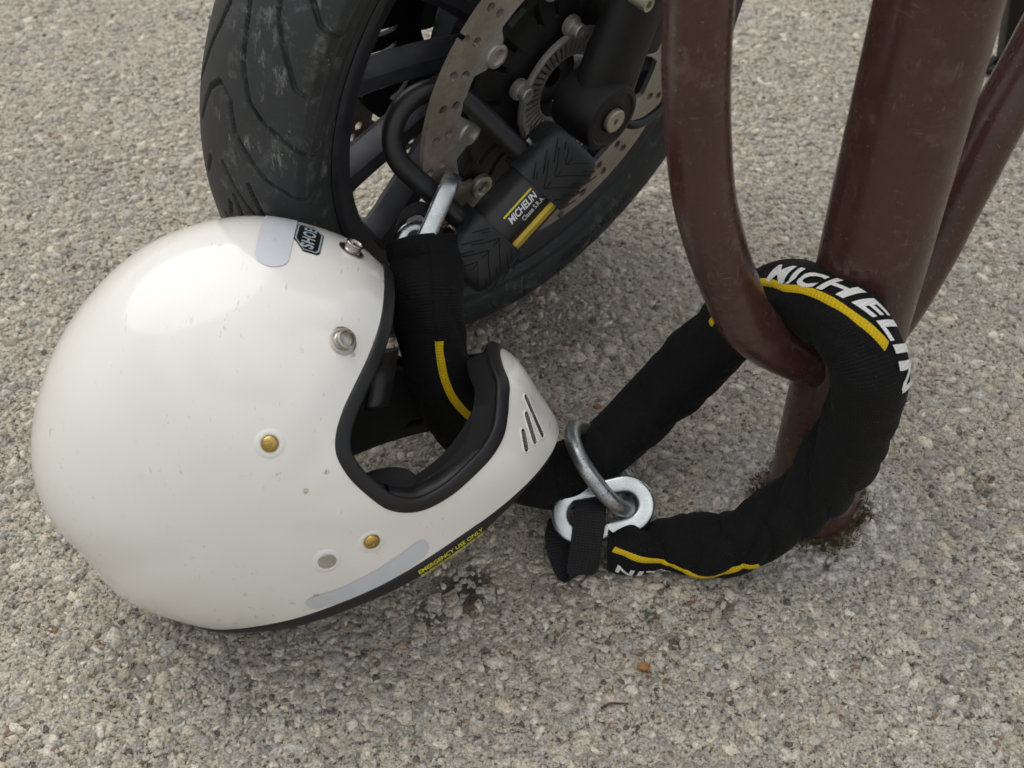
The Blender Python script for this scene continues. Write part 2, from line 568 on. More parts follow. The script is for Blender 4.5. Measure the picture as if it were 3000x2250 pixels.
def mat_rotor():
    m = NT('rotor_steel')
    P = m.co.outputs['Object']
    vd = m.n('ShaderNodeVectorMath', operation='DISTANCE')
    m.l(P, vd.inputs[0])
    vd.inputs[1].default_value = (0.01989, -0.02115, 0.29859)      # wheel centre
    f = m.noise(40, 4)
    st = m.noise(300, 3, 0.6, stretch=(0.05, 1.0, 1.0))
    # swept band is brown with pad film, the lugs inside it stay grey
    band = m.ramp(m.math('MULTIPLY', vd.outputs['Value'], 5.0), (0.755, 0.0), (0.775, 1.0))
    c = m.mix(band, m.ramp(f, (0.3, (0.33, 0.325, 0.31)), (0.7, (0.42, 0.41, 0.39))), m.ramp(f, (0.3, (0.30, 0.262, 0.21)), (0.7, (0.42, 0.37, 0.305))))
    c = m.mix(m.ramp(st, (0.4, 0.0), (0.7, 0.35)), c, (0.17, 0.14, 0.105))
    c = m.mix(m.ramp(m.noise(9, 3), (0.60, 0.0), (0.68, 0.75)), c, (0.05, 0.047, 0.043))
    m.set(col=c, rough=0.45, metal=0.55)
    m.bump(st, 0.15, 0.0004)
    return m.m

def mat_rubber(name, col=(0.021, 0.021, 0.022), dust=0.0, rough=0.6, bump=0.25):
    m = NT(name)
    f = m.noise(30, 5, 0.6)
    c = m.ramp(f, (0.3, tuple(x * 0.85 for x in col)), (0.7, tuple(x * 1.25 for x in col)))
    if dust:
        a = m.noise(75, 6, 0.72)
        b = m.noise(16, 3)
        d = m.math('MULTIPLY', m.ramp(a, (0.52, 0.0), (0.70, 0.8)), m.ramp(b, (0.44, 0.0), (0.60, dust)))
        c = m.mix(d, c, (0.24, 0.24, 0.23))
        k = m.noise(210, 4, 0.7, stretch=(1.0, 0.6, 0.22))
        c = m.mix(m.math('MULTIPLY', m.ramp(k, (0.58, 0.0), (0.66, 1.0)), m.ramp(m.noise(21, 3), (0.50, 0.0), (0.60, dust))), c, (0.22, 0.22, 0.215))
        s = m.noise(240, 3, 0.6)
        c = m.mix(m.math('MULTIPLY', m.ramp(s, (0.70, 0.0), (0.74, 0.8)), dust), c, (0.40, 0.40, 0.39))
    m.set(col=c, rough=m.ramp(f, (0.3, rough - 0.08), (0.7, rough + 0.1)), spec=0.4)
    m.bump(m.noise(500, 4, 0.6), bump, 0.0006)
    return m.m

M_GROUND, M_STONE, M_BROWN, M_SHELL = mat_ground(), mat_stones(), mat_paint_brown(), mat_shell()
M_SLEEVE = mat_fabric('black_woven_nylon')
M_WEB = mat_fabric('black_webbing', (0.020, 0.020, 0.022), 2.4)
M_YSTR = mat_fabric('yellow_woven_stripe', (0.66, 0.45, 0.010), 2.0, 0.6)
M_WLET = mat_fabric('white_woven_letter', (0.76, 0.76, 0.74), 1.8, 0.45)
M_ZINC = mat_steel('zinc_plated_steel', (0.56, 0.60, 0.61), 0.24, 0.1, sc=28)
M_RING = mat_steel('pitted_galvanised_steel', (0.50, 0.52, 0.53), 0.36, 0.85, (0.10, 0.10, 0.10))
M_ROTOR = mat_rotor()
M_TREAD = mat_rubber('tyre_rubber', (0.026, 0.0275, 0.029), dust=0.6)
M_TRIM = mat_rubber('soft_black_trim', (0.011, 0.011, 0.012), rough=0.45, bump=0.12)
M_GRIP = mat_rubber('moulded_rubber', (0.017, 0.018, 0.020), rough=0.5, bump=0.15)
M_GROOVE = plain('groove_black', (0.004, 0.004, 0.004), 0.9)
M_RIM = plain('satin_gunmetal_paint', (0.030, 0.031, 0.038), 0.38, 0.3, var=0.15, bump=0.15)
M_BLACK = plain('satin_black_paint', (0.004, 0.004, 0.0045), 0.6, var=0.2, bump=0.1)
M_LOCK = plain('matt_black_coating', (0.013, 0.013, 0.014), 0.38, var=0.1, bump=0.08, bscale=900)
M_ALU = plain('dull_aluminium', (0.46, 0.44, 0.40), 0.4, 0.75, var=0.2, bump=0.1)
M_ABS = plain('sensor_ring_steel', (0.26, 0.26, 0.25), 0.5, 0.6, var=0.2, bump=0.1)
M_BRASS = plain('brass', (0.52, 0.36, 0.11), 0.25, 1.0, var=0.2)
M_AXLE = plain('passivated_axle_steel', (0.42, 0.40, 0.30), 0.42, 0.7, var=0.15)
M_CHROME = plain('nickel_snap', (0.50, 0.47, 0.42), 0.26, 1.0, var=0.15)
M_LEATH = plain('black_leatherette', (0.012, 0.012, 0.013), 0.42, var=0.2, bump=0.35, bscale=700)
M_LINER = plain('charcoal_lining_cloth', (0.010, 0.010, 0.011), 0.95, var=0.2, bump=0.3)
M_THREAD = plain('grey_thread', (0.09, 0.09, 0.09), 0.8)
M_REFL = plain('pale_reflective_film', (0.58, 0.59, 0.63), 0.33, var=0.03, coat=0.2)
M_BADGE = plain('badge_black', (0.012, 0.012, 0.013), 0.3)
M_BADGEL = plain('badge_silver', (0.32, 0.39, 0.42), 0.35)
M_WARN = plain('warning_yellow', (0.62, 0.58, 0.03), 0.5)
M_YPLAS = plain('yellow_plastic', (0.55, 0.40, 0.035), 0.42, var=0.06)
M_WPRINT = plain('white_print', (0.72, 0.73, 0.75), 0.5)
M_YPRINT = plain('yellow_print', (0.66, 0.55, 0.03), 0.5)
M_DKPLAS = plain('dark_plastic', (0.012, 0.012, 0.013), 0.35)
M_GREYP = plain('grey_plastic', (0.16, 0.16, 0.17), 0.4, var=0.1)
M_STICK = plain('dry_twig', (0.07, 0.048, 0.035), 0.8, var=0.3)
M_MOSS = plain('dry_moss', (0.075, 0.060, 0.022), 0.9, var=0.5, vscale=300)
M_LEAF = plain('dead_leaf_litter', (0.21, 0.105, 0.04), 0.75, var=0.4, vscale=200)

# ------------------------------------------------------------------ ground
_p = Part()
_n = 60
_gx = np.r_[-60000, -9000, -2500, np.linspace(-900, 900, _n), 2500, 9000, 60000]
_gy = np.r_[-60000, -9000, -1500, np.linspace(200, 2000, _n), 5000, 15000, 60000]
_X, _Y = np.meshgrid(_gx, _gy, indexing='ij')
_Z = np.where((np.abs(_X) < 1000) & (_Y > 100) & (_Y < 2100), 0.5 * np.sin(_X / 47.0) * np.cos(_Y / 61.0) + 0.4 * np.sin((_X + _Y) / 23.0), 0) - 0.6
_p.add(np.stack([_X, _Y, _Z], -1), grid_faces(len(_gx), len(_gy)).tolist())
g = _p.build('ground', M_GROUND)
fix_normals(g)
if g.data.polygons[0].normal.z < 0:
    g.data.flip_normals()
g['kind'] = 'structure'
g['label'] = 'worn pale concrete paving with exposed grey aggregate'

# stones bedded in the surface: flat angular chips standing a little proud
def ground_z(x, y):
    return 0.5 * np.sin(x / 47.0) * np.cos(y / 61.0) + 0.4 * np.sin((x + y) / 23.0) - 0.6
def stone_field(n=40000, k=6):
    y = 440 + (RNG.random(n * 3) ** 1.15) * 1330
    x = RNG.uniform(-1, 1, n * 3) * (370 + 0.32 * (y - 440) + 70)
    keep = np.hypot(x - 268.6, y - 748.4) > 47
    x, y = x[keep][:n], y[keep][:n]
    n = len(x)
    r = np.clip(RNG.lognormal(math.log(3.7), 0.52, n), 1.3, 11.0)
    hgt = RNG.uniform(0.15, 1.0, n) ** 1.3 * np.minimum(2.1, 0.36 + r * 0.23)
    asp, rot = RNG.uniform(0.42, 0.95, n), RNG.uniform(0, math.pi, n)
    a = np.linspace(0, 2 * math.pi, k, endpoint=False)[None] + RNG.uniform(-0.42, 0.42, (n, k))
    rr = RNG.uniform(0.62, 1.18, (n, k)) * r[:, None]
    ca, sa = np.cos(a) * rr, np.sin(a) * rr * asp[:, None]
    px = ca * np.cos(rot)[:, None] - sa * np.sin(rot)[:, None]
    py = ca * np.sin(rot)[:, None] + sa * np.cos(rot)[:, None]
    zb = ground_z(x, y)[:, None]
    tx, ty = RNG.normal(0, 0.10, (n, 1)), RNG.normal(0, 0.10, (n, 1))
    X, Y = x[:, None], y[:, None]
    top = zb + hgt[:, None] + px * 0.8 * tx + py * 0.8 * ty
    ringb = np.stack([X + px, Y + py, np.broadcast_to(zb - 1.6, px.shape)], -1)
    ringt = np.stack([X + px * 0.84, Y + py * 0.84, np.maximum(top, zb - 0.5)], -1)
    cen = np.stack([x, y, zb[:, 0] + hgt * 1.06 + 0.08], -1)[:, None]
    V = np.concatenate([ringb, ringt, cen], 1)
    i_ = np.arange(k)
    j_ = (i_ + 1) % k
    T = np.concatenate([np.stack([i_, j_, k + j_], 1), np.stack([i_, k + j_, k + i_], 1), np.stack([k + i_, k + j_, np.full(k, 2 * k)], 1)])
    F = (T[None] + (np.arange(n) * (2 * k + 1))[:, None, None]).reshape(-1, 3)
    pal = np.array([(0.48, 0.45, 0.385), (0.52, 0.475, 0.40), (0.45, 0.42, 0.365), (0.56, 0.505, 0.41), (0.42, 0.40, 0.355), (0.50, 0.435, 0.345), (0.60, 0.55, 0.455)])
    C = pal[RNG.integers(len(pal), size=n)] * RNG.uniform(0.74, 1.16, (n, 1))
    q = RNG.random(n) + np.where(r > 5.0, 0.5, 0.0)
    C[q < 0.045] = np.array((0.27, 0.19, 0.125))
    dk = (q > 0.045) & (q < 0.105)
    C[dk] = np.array((0.14, 0.13, 0.115))
    C *= RNG.uniform(0.80, 1.15, (n, 1))
    me = bpy.data.meshes.new('gravel')
    Vf = (V.reshape(-1, 3) * MM).astype(np.float32)
    me.vertices.add(len(Vf))
    me.vertices.foreach_set('co', Vf.ravel())
    me.loops.add(F.size)
    me.loops.foreach_set('vertex_index', F.ravel().astype(np.int32))
    me.polygons.add(len(F))
    me.polygons.foreach_set('loop_start', (np.arange(len(F)) * 3).astype(np.int32))
    me.polygons.foreach_set('loop_total', np.full(len(F), 3, np.int32))
    me.update(calc_edges=True)
    at = me.color_attributes.new('tint', 'FLOAT_COLOR', 'POINT')
    at.data.foreach_set('color', np.c_[np.repeat(C, 2 * k + 1, 0), np.ones(n * (2 * k + 1))].astype(np.float32).ravel())
    me.materials.append(M_STONE)
    o = bpy.data.objects.new('gravel', me)
    COL.objects.link(o)
    o['kind'] = 'stuff'
    o['label'] = 'small grey and brown stones bedded in the concrete surface'
    o['category'] = 'gravel'
stone_field()

# ------------------------------------------------------------------ parking rack
PX, PY = 268.6, 748.4
rack = thing('parking_rack', 'brown painted steel post with two curved tube arms beside the motorcycle', 'parking rack', (PX, PY, 0))
P = Part()
zz_ = np.r_[-30, np.linspace(0, 900, 40)]
P.tube(np.stack([np.full(len(zz_), PX), np.full(len(zz_), PY), zz_], 1), 40.0, 72, up=(1, 0, 0))
post = P.build('post', M_BROWN, rack)
ARM = [(-178, 940), (-176, 740), (-172.5, 600), (-170.4, 532.6), (-165.9, 476.3), (-155.9, 412.2), (-147.9, 376.4), (-135, 337.3), (-117.9, 294), (-101.6, 258.7), (-86, 238), (-58.4, 212.1), (-29.1, 190), (0, 172)]
ARM_B = [(-300, 900), (-262, 700), (-222, 540), (-200, 475), (-184, 437), (-172, 412.7), (-154, 378.9), (-133.2, 346.3), (-118.2, 312.7), (-105.8, 282.7), (-94, 254), (-80, 229), (-64, 207), (-45, 191), (-20, 180), (0, 174)]
def arm_path(az, prof_):
    c, s_ = math.cos(az), math.sin(az)
    return catmull([(PX + o * c, PY + o * s_, z) for o, z in prof_], 6)
for az, prof_ in ((math.radians(20), ARM), (math.radians(180 + 42), ARM_B)):
    P = Part()
    P.tube(arm_path(az, prof_), 21.2, 48, up=(0, 1, 0))
    arm = P.build('arm', M_BROWN, rack)
    # weld bead where the arm meets the post
    c, s_ = math.cos(az), math.sin(az)
    P = Part()
    pth = []
    for t in np.linspace(0, 2 * math.pi, 60, endpoint=False):
        zc, hh = 193 + 23.5 * math.sin(t), 22.5 * math.cos(t)
        lat = math.sqrt(max(40.0 ** 2 - hh ** 2, 1))
        pth.append((PX - lat * c + hh * s_, PY - lat * s_ - hh * c, zc))
    P.tube(np.array(pth), 2.6, 8, closed=True)
    P.build('weld', M_BROWN, arm)

# ------------------------------------------------------------------ motorcycle front end
WC = np.array([-7.3255, 1030.0486, 298.5898])
FW = np.array([0.72895647, 0.68456005, 0.0])
WU = np.array([0.06629824, -0.07059795, 0.99529919])
WN = np.array([0.68134207, -0.72552978, -0.09684796])
def wf(q):
    q = np.asarray(q, float)
    return WC + q[..., 0:1] * FW + q[..., 1:2] * WU + q[..., 2:3] * WN
def pol(r, a, l):
    r, a, l = np.broadcast_arrays(np.asarray(r, float), np.asarray(a, float), np.asarray(l, float))
    return wf(np.stack([r * np.cos(a), r * np.sin(a), l], -1))

bike = thing('motorcycle', 'front end of a black motorcycle with dusty tyre and drilled brake disc', 'motorcycle', (-27.2, 1051.2, 0))

# tyre profile (radius, lateral, arc) from crown to bead
def tyre_profile():
    hw, R = 60.3, 300.0
    a = np.linspace(0, 1.15, 70)
    r, l = R - hw * .78 * (1 - np.cos(a)), hw * np.sin(a) / math.sin(1.15)
    r2 = np.linspace(r[-1], 231, 40)[1:]
    t = (r[-1] - r2) / (r[-1] - 231)
    l2 = l[-1] * (1 - t) + 49 * t + 4.5 * np.sin(np.pi * t)
    # moulded rim-guard rib and shallow panel edges
    l2 = l2 + 1.6 * np.exp(-((r2 - 239) / 2.6) ** 2) - 0.9 * np.exp(-((r2 - 246) / 1.6) ** 2) + 0.7 * np.exp(-((r2 - 262) / 1.2) ** 2)
    r, l = np.r_[r, r2], np.r_[l, l2]
    s = np.r_[0, np.cumsum(np.hypot(np.diff(r), np.diff(l)))]
    return r, l, s
GROOVES = [
    [(-17.9, 152.0), (-21.7, 155.5), (-29.1, 159.5), (-36.4, 164.0), (-46, 167)],
    [(-3, 146.5), (2.6, 150.0), (9.0, 154.5), (12.8, 158.0), (25.4, 163.0), (37.6, 165.0), (52.5, 166.5), (63.1, 168.0), (83.9, 170.5)],
    [(14, 140.5), (25.4, 147.5), (36.4, 152.0), (51.4, 156.5), (57.9, 158.5), (71.2, 159.5), (76, 158.8)],
    [(30, 137), (48.0, 145.5), (58.9, 148.0), (66.1, 148.5), (77.6, 149.0), (81.8, 148.0)],
    [(-31.6, 172.0), (-17.9, 165.0), (-6.4, 163.0), (7.7, 164.5), (16.7, 169.0), (29.1, 171.5), (45.7, 175.0), (60.0, 176.5), (65.1, 177.5), (79.7, 179.0), (85.0, 178.0)],
    [(3.9, 175.5), (12.8, 178.0), (31.6, 182.5), (48, 185.5), (66, 187)],
    [(-22.9, 180.5), (-14.1, 176.5)],
    [(7.7, 182.5), (5.1, 185.5)],
]
def build_tyre(parent):
    r, l, s = tyre_profile()
    si = np.r_[np.arange(0, 88, 1.15), np.arange(88, s[-1], 2.2), s[-1]]
    S = np.r_[-si[:0:-1], si]
    Rr, Ll = np.interp(np.abs(S), s, r), np.interp(np.abs(S), s, l) * np.sign(S)
    th = np.radians(np.r_[np.arange(120, 215, 0.19), np.arange(215, 290, 0.4), np.arange(290, 480, 1.5)])
    TH, SS = np.meshgrid(th, S, indexing='ij')
    dep = np.zeros_like(TH)
    rad2deg = 285.0
    for rep in (-40, 0, 40, 80, 120):
        for gi, gpts in enumerate(GROOVES):
            if rep == -40 and gi == 5:
                continue
            g_ = np.array(gpts, float)
            for i in range(len(g_) - 1):
                a = np.array([g_[i, 0], math.radians(g_[i, 1] + rep) * rad2deg])
                b = np.array([g_[i + 1, 0], math.radians(g_[i + 1, 1] + rep) * rad2deg])
                lo, hi = math.radians(min(g_[i, 1], g_[i + 1, 1]) + rep) - 0.03, math.radians(max(g_[i, 1], g_[i + 1, 1]) + rep) + 0.03
                ii = np.where((th > lo) & (th < hi))[0]
                if len(ii) == 0:
                    continue
                sl = slice(ii[0], ii[-1] + 1)
                X, Y = SS[sl], TH[sl] * rad2deg
                d = b - a
                t = np.clip(((X - a[0]) * d[0] + (Y - a[1]) * d[1]) / (d @ d + 1e-9), 0, 1)
                dist = np.hypot(X - a[0] - d[0] * t, Y - a[1] - d[1] * t)
                wid = 2.3 - 0.6 * np.clip((np.abs(X) - 45) / 40, 0, 1)
                dp = np.clip((wid - dist) / 0.9, 0, 1) * (4.2 - 2.9 * np.clip((np.abs(X) - 50) / 35, 0, 1))
                dep[sl] = np.maximum(dep[sl], dp)
    # normal in section
    dr, dl = np.gradient(Rr), np.gradient(Ll)
    nr, nl = dl, -dr
    k = np.hypot(nr, nl)
    nr, nl = nr / k, nl / k
    RR = Rr[None] - dep * nr[None]
    LL = Ll[None] - dep * nl[None]
    P = Part()
    P.add(pol(RR, TH, LL), grid_faces(len(th), len(S), True, False).tolist())
    o = P.build('tyre', M_TREAD, parent, angle=60)
    fix_normals(o)
    return o

# the wheel is the rim casting; tyre, spokes and hub are its pieces
def revolve(prof, mat, name, parent, seg=180, angle=35):
    P = Part()
    pr = np.array(prof, float)
    a = np.linspace(0, 2 * math.pi, seg, endpoint=False)
    P.add(pol(pr[:, None, 0], a[None], pr[:, None, 1]), grid_faces(len(pr), seg, False, True).tolist())
    o = P.build(name, mat, parent, angle=angle)
    fix_normals(o)
    return o
rim = revolve([(227, 44), (231.5, 47), (231.5, 50.5), (228, 52), (224, 51.5), (220, 49), (213, 47.5), (209.5, 45), (208, 40), (205, 20), (202, 0), (205, -20), (208, -40), (209.5, -45), (213, -47.5), (220, -49), (224, -51.5), (228, -52), (231.5, -50.5), (231.5, -47), (227, -44), (222, -30), (222, 30), (227, 44)], M_RIM, 'front_wheel', bike)
build_tyre(rim)
revolve([(10, 62), (27, 62), (27, 48), (46, 40), (58, 30), (60, 8), (52, 0), (52, -5), (60, -12), (58, -34), (46, -42), (27, -50), (27, -62), (10, -62), (10, 62)], M_RIM, 'hub', rim, 96)
_sp0 = None
for k in range(13):
    ang = math.radians(166 + k * 360 / 13)
    n = 14
    t = np.linspace(0, 1, n)
    r = 50 + (206 - 50) * t
    a = ang + math.radians(-9) * (1 - t) ** 1.2
    wd = 12.5 - 3.5 * np.sin(np.pi * t * 0.8) + 5.0 * np.clip((t - 0.84) / 0.16, 0, 1) ** 2       # half width, tangential
    sec = [(-1.0, 2), (-0.95, 16), (-0.75, 25), (0.1, 30), (0.8, 24), (0.95, 16), (1.0, 2), (0.7, -4), (-0.7, -4)]
    V = []
    for i in range(n):
        e_r = np.array([math.cos(a[i]), math.sin(a[i])])
        e_t = np.array([-e_r[1], e_r[0]])
        for (u_, l_) in sec:
            q = e_r * r[i] + e_t * u_ * wd[i]
            V.append((q[0], q[1], l_ - 3 * t[i]))
    P = Part()
    P.add(wf(np.array(V)), grid_faces(n, len(sec), False, True).tolist())
    o = P.build('spoke', M_RIM, rim, angle=25)
    fix_normals(o)

# brake discs: flat ring with bobbin lugs and drilled holes
def disc_outline(a, lat_sign=1):
    # inner edge with ten lugs
    x = (np.degrees(a) - 141) / 36.0
    d = np.abs(x - np.round(x)) * 36
    lug = np.clip((10.5 - d) / 4.5, 0, 1)
    lug = lug * lug * (3 - 2 * lug)
    return 126 - 11.5 * lug
def build_disc(lat, face, parent, name, label):
    """lat: mid plane; ring meshed as a grid, drilled holes left open"""
    na = 1440
    a = np.linspace(0, 2 * math.pi, na, endpoint=False)
    ri = disc_outline(a)
    fr = np.linspace(0, 1, 25)
    RR = ri[:, None] + (161.5 - ri[:, None]) * fr[None]
    AA = np.repeat(a[:, None], 25, 1)
    holes = []
    for k in range(32):
        b = math.radians(129 + k * 11.25)
        off = (0, 5, -3, -6, -5, 2)[k % 6]
        for j, rr in enumerate((153, 139.5)):
            holes.append((rr + off * 0.8, b - 0.012 * j))
    X, Y = RR * np.cos(AA), RR * np.sin(AA)
    keep = np.ones((na, 24), bool)
    # snap vertices near each hole onto its circle, drop the faces inside
    for (hr, hb) in holes:
        hx, hy = hr * math.cos(hb), hr * math.sin(hb)
        i0 = int(round((hb % (2 * math.pi)) / (2 * math.pi) * na))
        idx = np.arange(i0 - 22, i0 + 23) % na
        sx, sy = X[idx] - hx, Y[idx] - hy
        d = np.hypot(sx, sy)
        h_r = 4.1
        m = (d > h_r - 1.15) & (d < h_r + 0.65)
        X[idx] = np.where(m, hx + sx / d * h_r, X[idx])
        Y[idx] = np.where(m, hy + sy / d * h_r, Y[idx])
        ins = d < h_r - 1.15 + 0.0
        for ii, iv in enumerate(idx[:-1]):
            iw = (iv + 1) % na
            q = ins[ii, :-1] | ins[ii, 1:] | ins[ii + 1, :-1] | ins[ii + 1, 1:]
            # also faces whose four corners all lie on the circle
            dd = np.hypot(X[[iv, iw]] - hx, Y[[iv, iw]] - hy)
            c4 = (dd[0, :-1] + dd[0, 1:] + dd[1, :-1] + dd[1, 1:]) / 4
            keep[iv] &= ~(q | (c4 < h_r + 0.02))
    P = Part()
    Z = np.full_like(X, lat + 2.5)
    V = np.concatenate([np.stack([X, Y, Z], -1).reshape(-1, 3), np.stack([X, Y, Z - 5], -1).reshape(-1, 3)])
    nv = na * 25
    F = []
    ed = {}
    for i in range(na):
        j = (i + 1) % na
        for c in range(24):
            if keep[i, c]:
                q = (i * 25 + c, i * 25 + c + 1, j * 25 + c + 1, j * 25 + c)
                F.append(q)
                F.append(tuple(x + nv for x in q[::-1]))
                for k2 in range(4):
                    e = (q[k2], q[(k2 + 1) % 4])
                    ed[e] = True
    for (p_, q_) in list(ed):
        if (q_, p_) not in ed:
            F.append((q_, p_, p_ + nv, q_ + nv))
    P.add(wf(V), F)
    o = P.build(name, M_ROTOR, parent, angle=30)
    o['label'] = label
    return o
disc = build_disc(76.5, 1, bike, 'brake_disc', 'drilled brake disc with brown brushed sweep, near side')
disc2 = build_disc(-76.5, -1, bike, 'brake_disc', 'drilled brake disc on the far side of the wheel')

def bobbin(parent, ang, lat, sgn, rr=112.5):
    c = pol(rr, ang, lat)
    P = Part()
    P.lathe([(0, -4), (11.0, -4), (11.0, 0.6), (10.5, 1.6), (7.2, 2.2), (5.4, 1.2), (4.6, -1.4), (0, -2.0)], c, WN * sgn, 28)
    P.build('bobbin', M_ALU, parent)
def carrier(parent, lat, sgn):
    """black spider: inner ring, ten arms with open slots between"""
    na = 720
    a = np.linspace(0, 2 * math.pi, na, endpoint=False)
    x = (np.degrees(a) - 141) / 36.0
    d = np.abs(x - np.round(x)) * 36
    arm = np.clip((13.5 - d) / 5.0, 0, 1)
    arm = arm * arm * (3 - 2 * arm)
    ro = 105 + 15 * arm
    ro = np.minimum(ro, 121)
    prof = np.linspace(0, 1, 9)
    RR = 40 + (ro[:, None] - 40) * prof[None]
    AA = np.repeat(a[:, None], 9, 1)
    # slots in the arms
    keep = np.ones((na, 8), bool)
    dm = np.repeat(d[:, None], 9, 1)
    L = lat - 4.5 + 0.0 * RR - 9.0 * np.clip((RR - 62) / 40, 0, 1) * np.clip((104 - RR) / 20, 0, 1)
    V1 = pol(RR, AA, L * sgn)
    V2 = pol(RR, AA, (L - 6) * sgn)
    keep[:, 3:6] = ~((d > 4.6) & (d < 9.0))[:, None] | np.zeros((na, 3), bool)
    F, ed = [], {}
    nv = na * 9
    for i in range(na):
        j = (i + 1) % na
        for c in range(8):
            if keep[i, c]:
                q = (i * 9 + c, i * 9 + c + 1, j * 9 + c + 1, j * 9 + c)
                F.append(q)
                F.append(tuple(v + nv for v in q[::-1]))
                for k2 in range(4):
                    ed[(q[k2], q[(k2 + 1) % 4])] = True
    for (p_, q_) in list(ed):
        if (q_, p_) not in ed:
            F.append((q_, p_, p_ + nv, q_ + nv))
    P = Part()
    P.add(np.concatenate([V1.reshape(-1, 3), V2.reshape(-1, 3)]), F)
    o = P.build('disc_carrier', M_BLACK, parent, angle=40)
    return o
for dk, lat, sg in ((disc, 76.5, 1), (disc2, 76.5, -1)):
    carrier(dk, lat, sg)
    for k in range(10):
        bobbin(dk, math.radians(141 + 36 * k), sg * (lat + 3.0), sg)

# sensor ring with slots, bolted to the hub
def abs_ring(parent):
    na = 96 * 6
    a = np.linspace(0, 2 * math.pi, na, endpoint=False)
    rr = np.array([30.5, 33, 37, 44, 49.5, 52, 55, 58])
    ll = np.array([78.5, 79.5, 80, 80.5, 81, 82.5, 83.5, 82])
    RR, AA = np.broadcast_arrays(rr[None], a[:, None])
    LL = np.broadcast_to(ll[None], RR.shape)
    V1, V2 = pol(RR, AA, LL), pol(RR, AA, LL - 2.5)
    keep = np.ones((na, 7), bool)
    ph = (np.arange(na) % 12)
    keep[:, 1:4] = ~((ph < 5)[:, None])
    F, ed, nv = [], {}, na * 8
    for i in range(na):
        j = (i + 1) % na
        for c in range(7):
            if keep[i, c]:
                q = (i * 8 + c, i * 8 + c + 1, j * 8 + c + 1, j * 8 + c)
                F.append(q)
                F.append(tuple(v + nv for v in q[::-1]))
                for k2 in range(4):
                    ed[(q[k2], q[(k2 + 1) % 4])] = True
    for (p_, q_) in list(ed):
        if (q_, p_) not in ed:
            F.append((q_, p_, p_ + nv, q_ + nv))
    P = Part()
    P.add(np.concatenate([V1.reshape(-1, 3), V2.reshape(-1, 3)]), F)
    for dg in (92, 157, 222, 283, 345, 35):
        c = pol(63, math.radians(dg), 79)
        P.lathe([(0, 2.2), (9.5, 2.2), (9.5, -2), (0, -2)], c, WN, 24)
    o = P.build('sensor_ring', M_ABS, parent, angle=40)
    for dg in (92, 157, 222, 283, 345, 35):
        c = pol(63, math.radians(dg), 81)
        Q = Part()
        Q.lathe([(0, 0), (8.0, 0), (8.0, 1.6), (6.4, 1.8), (6.4, 9.0), (5.6, 9.8), (3.6, 9.8), (3.3, 4.5), (0, 4.2)], c, WN, 24)
        Q.build('bolt', M_ALU, o)
    return o
abs_ring(bike)

# fork leg, axle clamp and caliper in front of the disc
P = Part()
pth = catmull([wf(np.array(q)) for q in ((14, -24, 110), (12, 0, 110), (22, 40, 110), (46, 100, 110), (76, 180, 111), (100, 285, 112), (165, 470, 112), (200, 565, 112))], 6)
rad = np.interp(arclen(pth), [0, 20, 60, 120, 220, 700], [22, 33, 32, 30, 29, 30])
P.tube(pth, rad, 40, up=WN, sec=np.stack([np.cos(np.linspace(0, 2 * np.pi, 40, endpoint=False)) * 0.66, np.sin(np.linspace(0, 2 * np.pi, 40, endpoint=False))], 1))
fork = P.build('fork_leg', M_BLACK, bike)
P = Part()
P.lathe([(0, 92), (30, 92), (31, 96), (31, 131), (29, 135), (25, 136), (23, 134.5), (12, 134.5), (12, 136)], WC, WN, 64)
P.build('axle_clamp', M_BLACK, fork)
P = Part()
P.lathe([(0, 136.4), (2.6, 136.2), (2.8, 139.6), (9.6, 140.0), (10.6, 139.0), (10.6, 132)], WC, WN, 48)
P.build('axle_bolt', M_AXLE, fork)
P = Part()
P.lathe([(0, -139), (30, -139), (36, -134), (36, -96), (0, -96)], WC, WN, 40)
pth = catmull([wf(np.array(q)) for q in ((0, 0, -118), (8, 40, -116), (30, 100, -115), (62, 180, -113), (100, 285, -112), (200, 565, -112))], 10)
P.tube(pth, 32, 32, up=WN)
P.build('fork_leg', M_BLACK, bike)
P = Part()
ex, ey = nrm(FW * 0.35 + WU * 0.94), nrm(FW * 0.94 - WU * 0.35)
P.box(wf(np.array([92.0, 118, 92])), ex, ey, WN, 62, 34, 34, 9)
P.box(wf(np.array([58.0, 66, 104])), ex, ey, WN, 34, 22, 18, 7)
cal = P.build('brake_caliper', M_BLACK, bike)
P = Part()
P.lathe([(0, 2), (3.0, 2), (3.3, 5.0), (6.0, 5.4), (6.2, 0), (6.2, -12)], wf(np.array([16.0, 108, 136])), WN, 24)
P.build('bolt', M_AXLE, cal)
P = Part()
P.tube(catmull([wf(np.array(q)) for q in ((30, -24, 108), (44, -36, 122), (66, -38, 124), (95, -30, 122), (140, 6, 118), (170, 90, 110))], 3), 4.2, 14)
P.build('sensor_cable', M_DKPLAS, bike)
# mudguard and lower fairing above the picture: the bulk that shades the wheel
P = Part()
aa = np.radians(np.linspace(35, 118, 40))
cc = np.linspace(-1, 1, 15)
A2, C2 = np.meshgrid(aa, cc, indexing='ij')
RRm = 322 - 26 * np.abs(C2) ** 2.4
P.add(pol(RRm, A2, 76 * C2), grid_faces(40, 15).tolist())
mg = P.build('mudguard', M_BLACK, bike)
so = mg.modifiers.new('thickness', 'SOLIDIFY')
so.thickness = 0.003
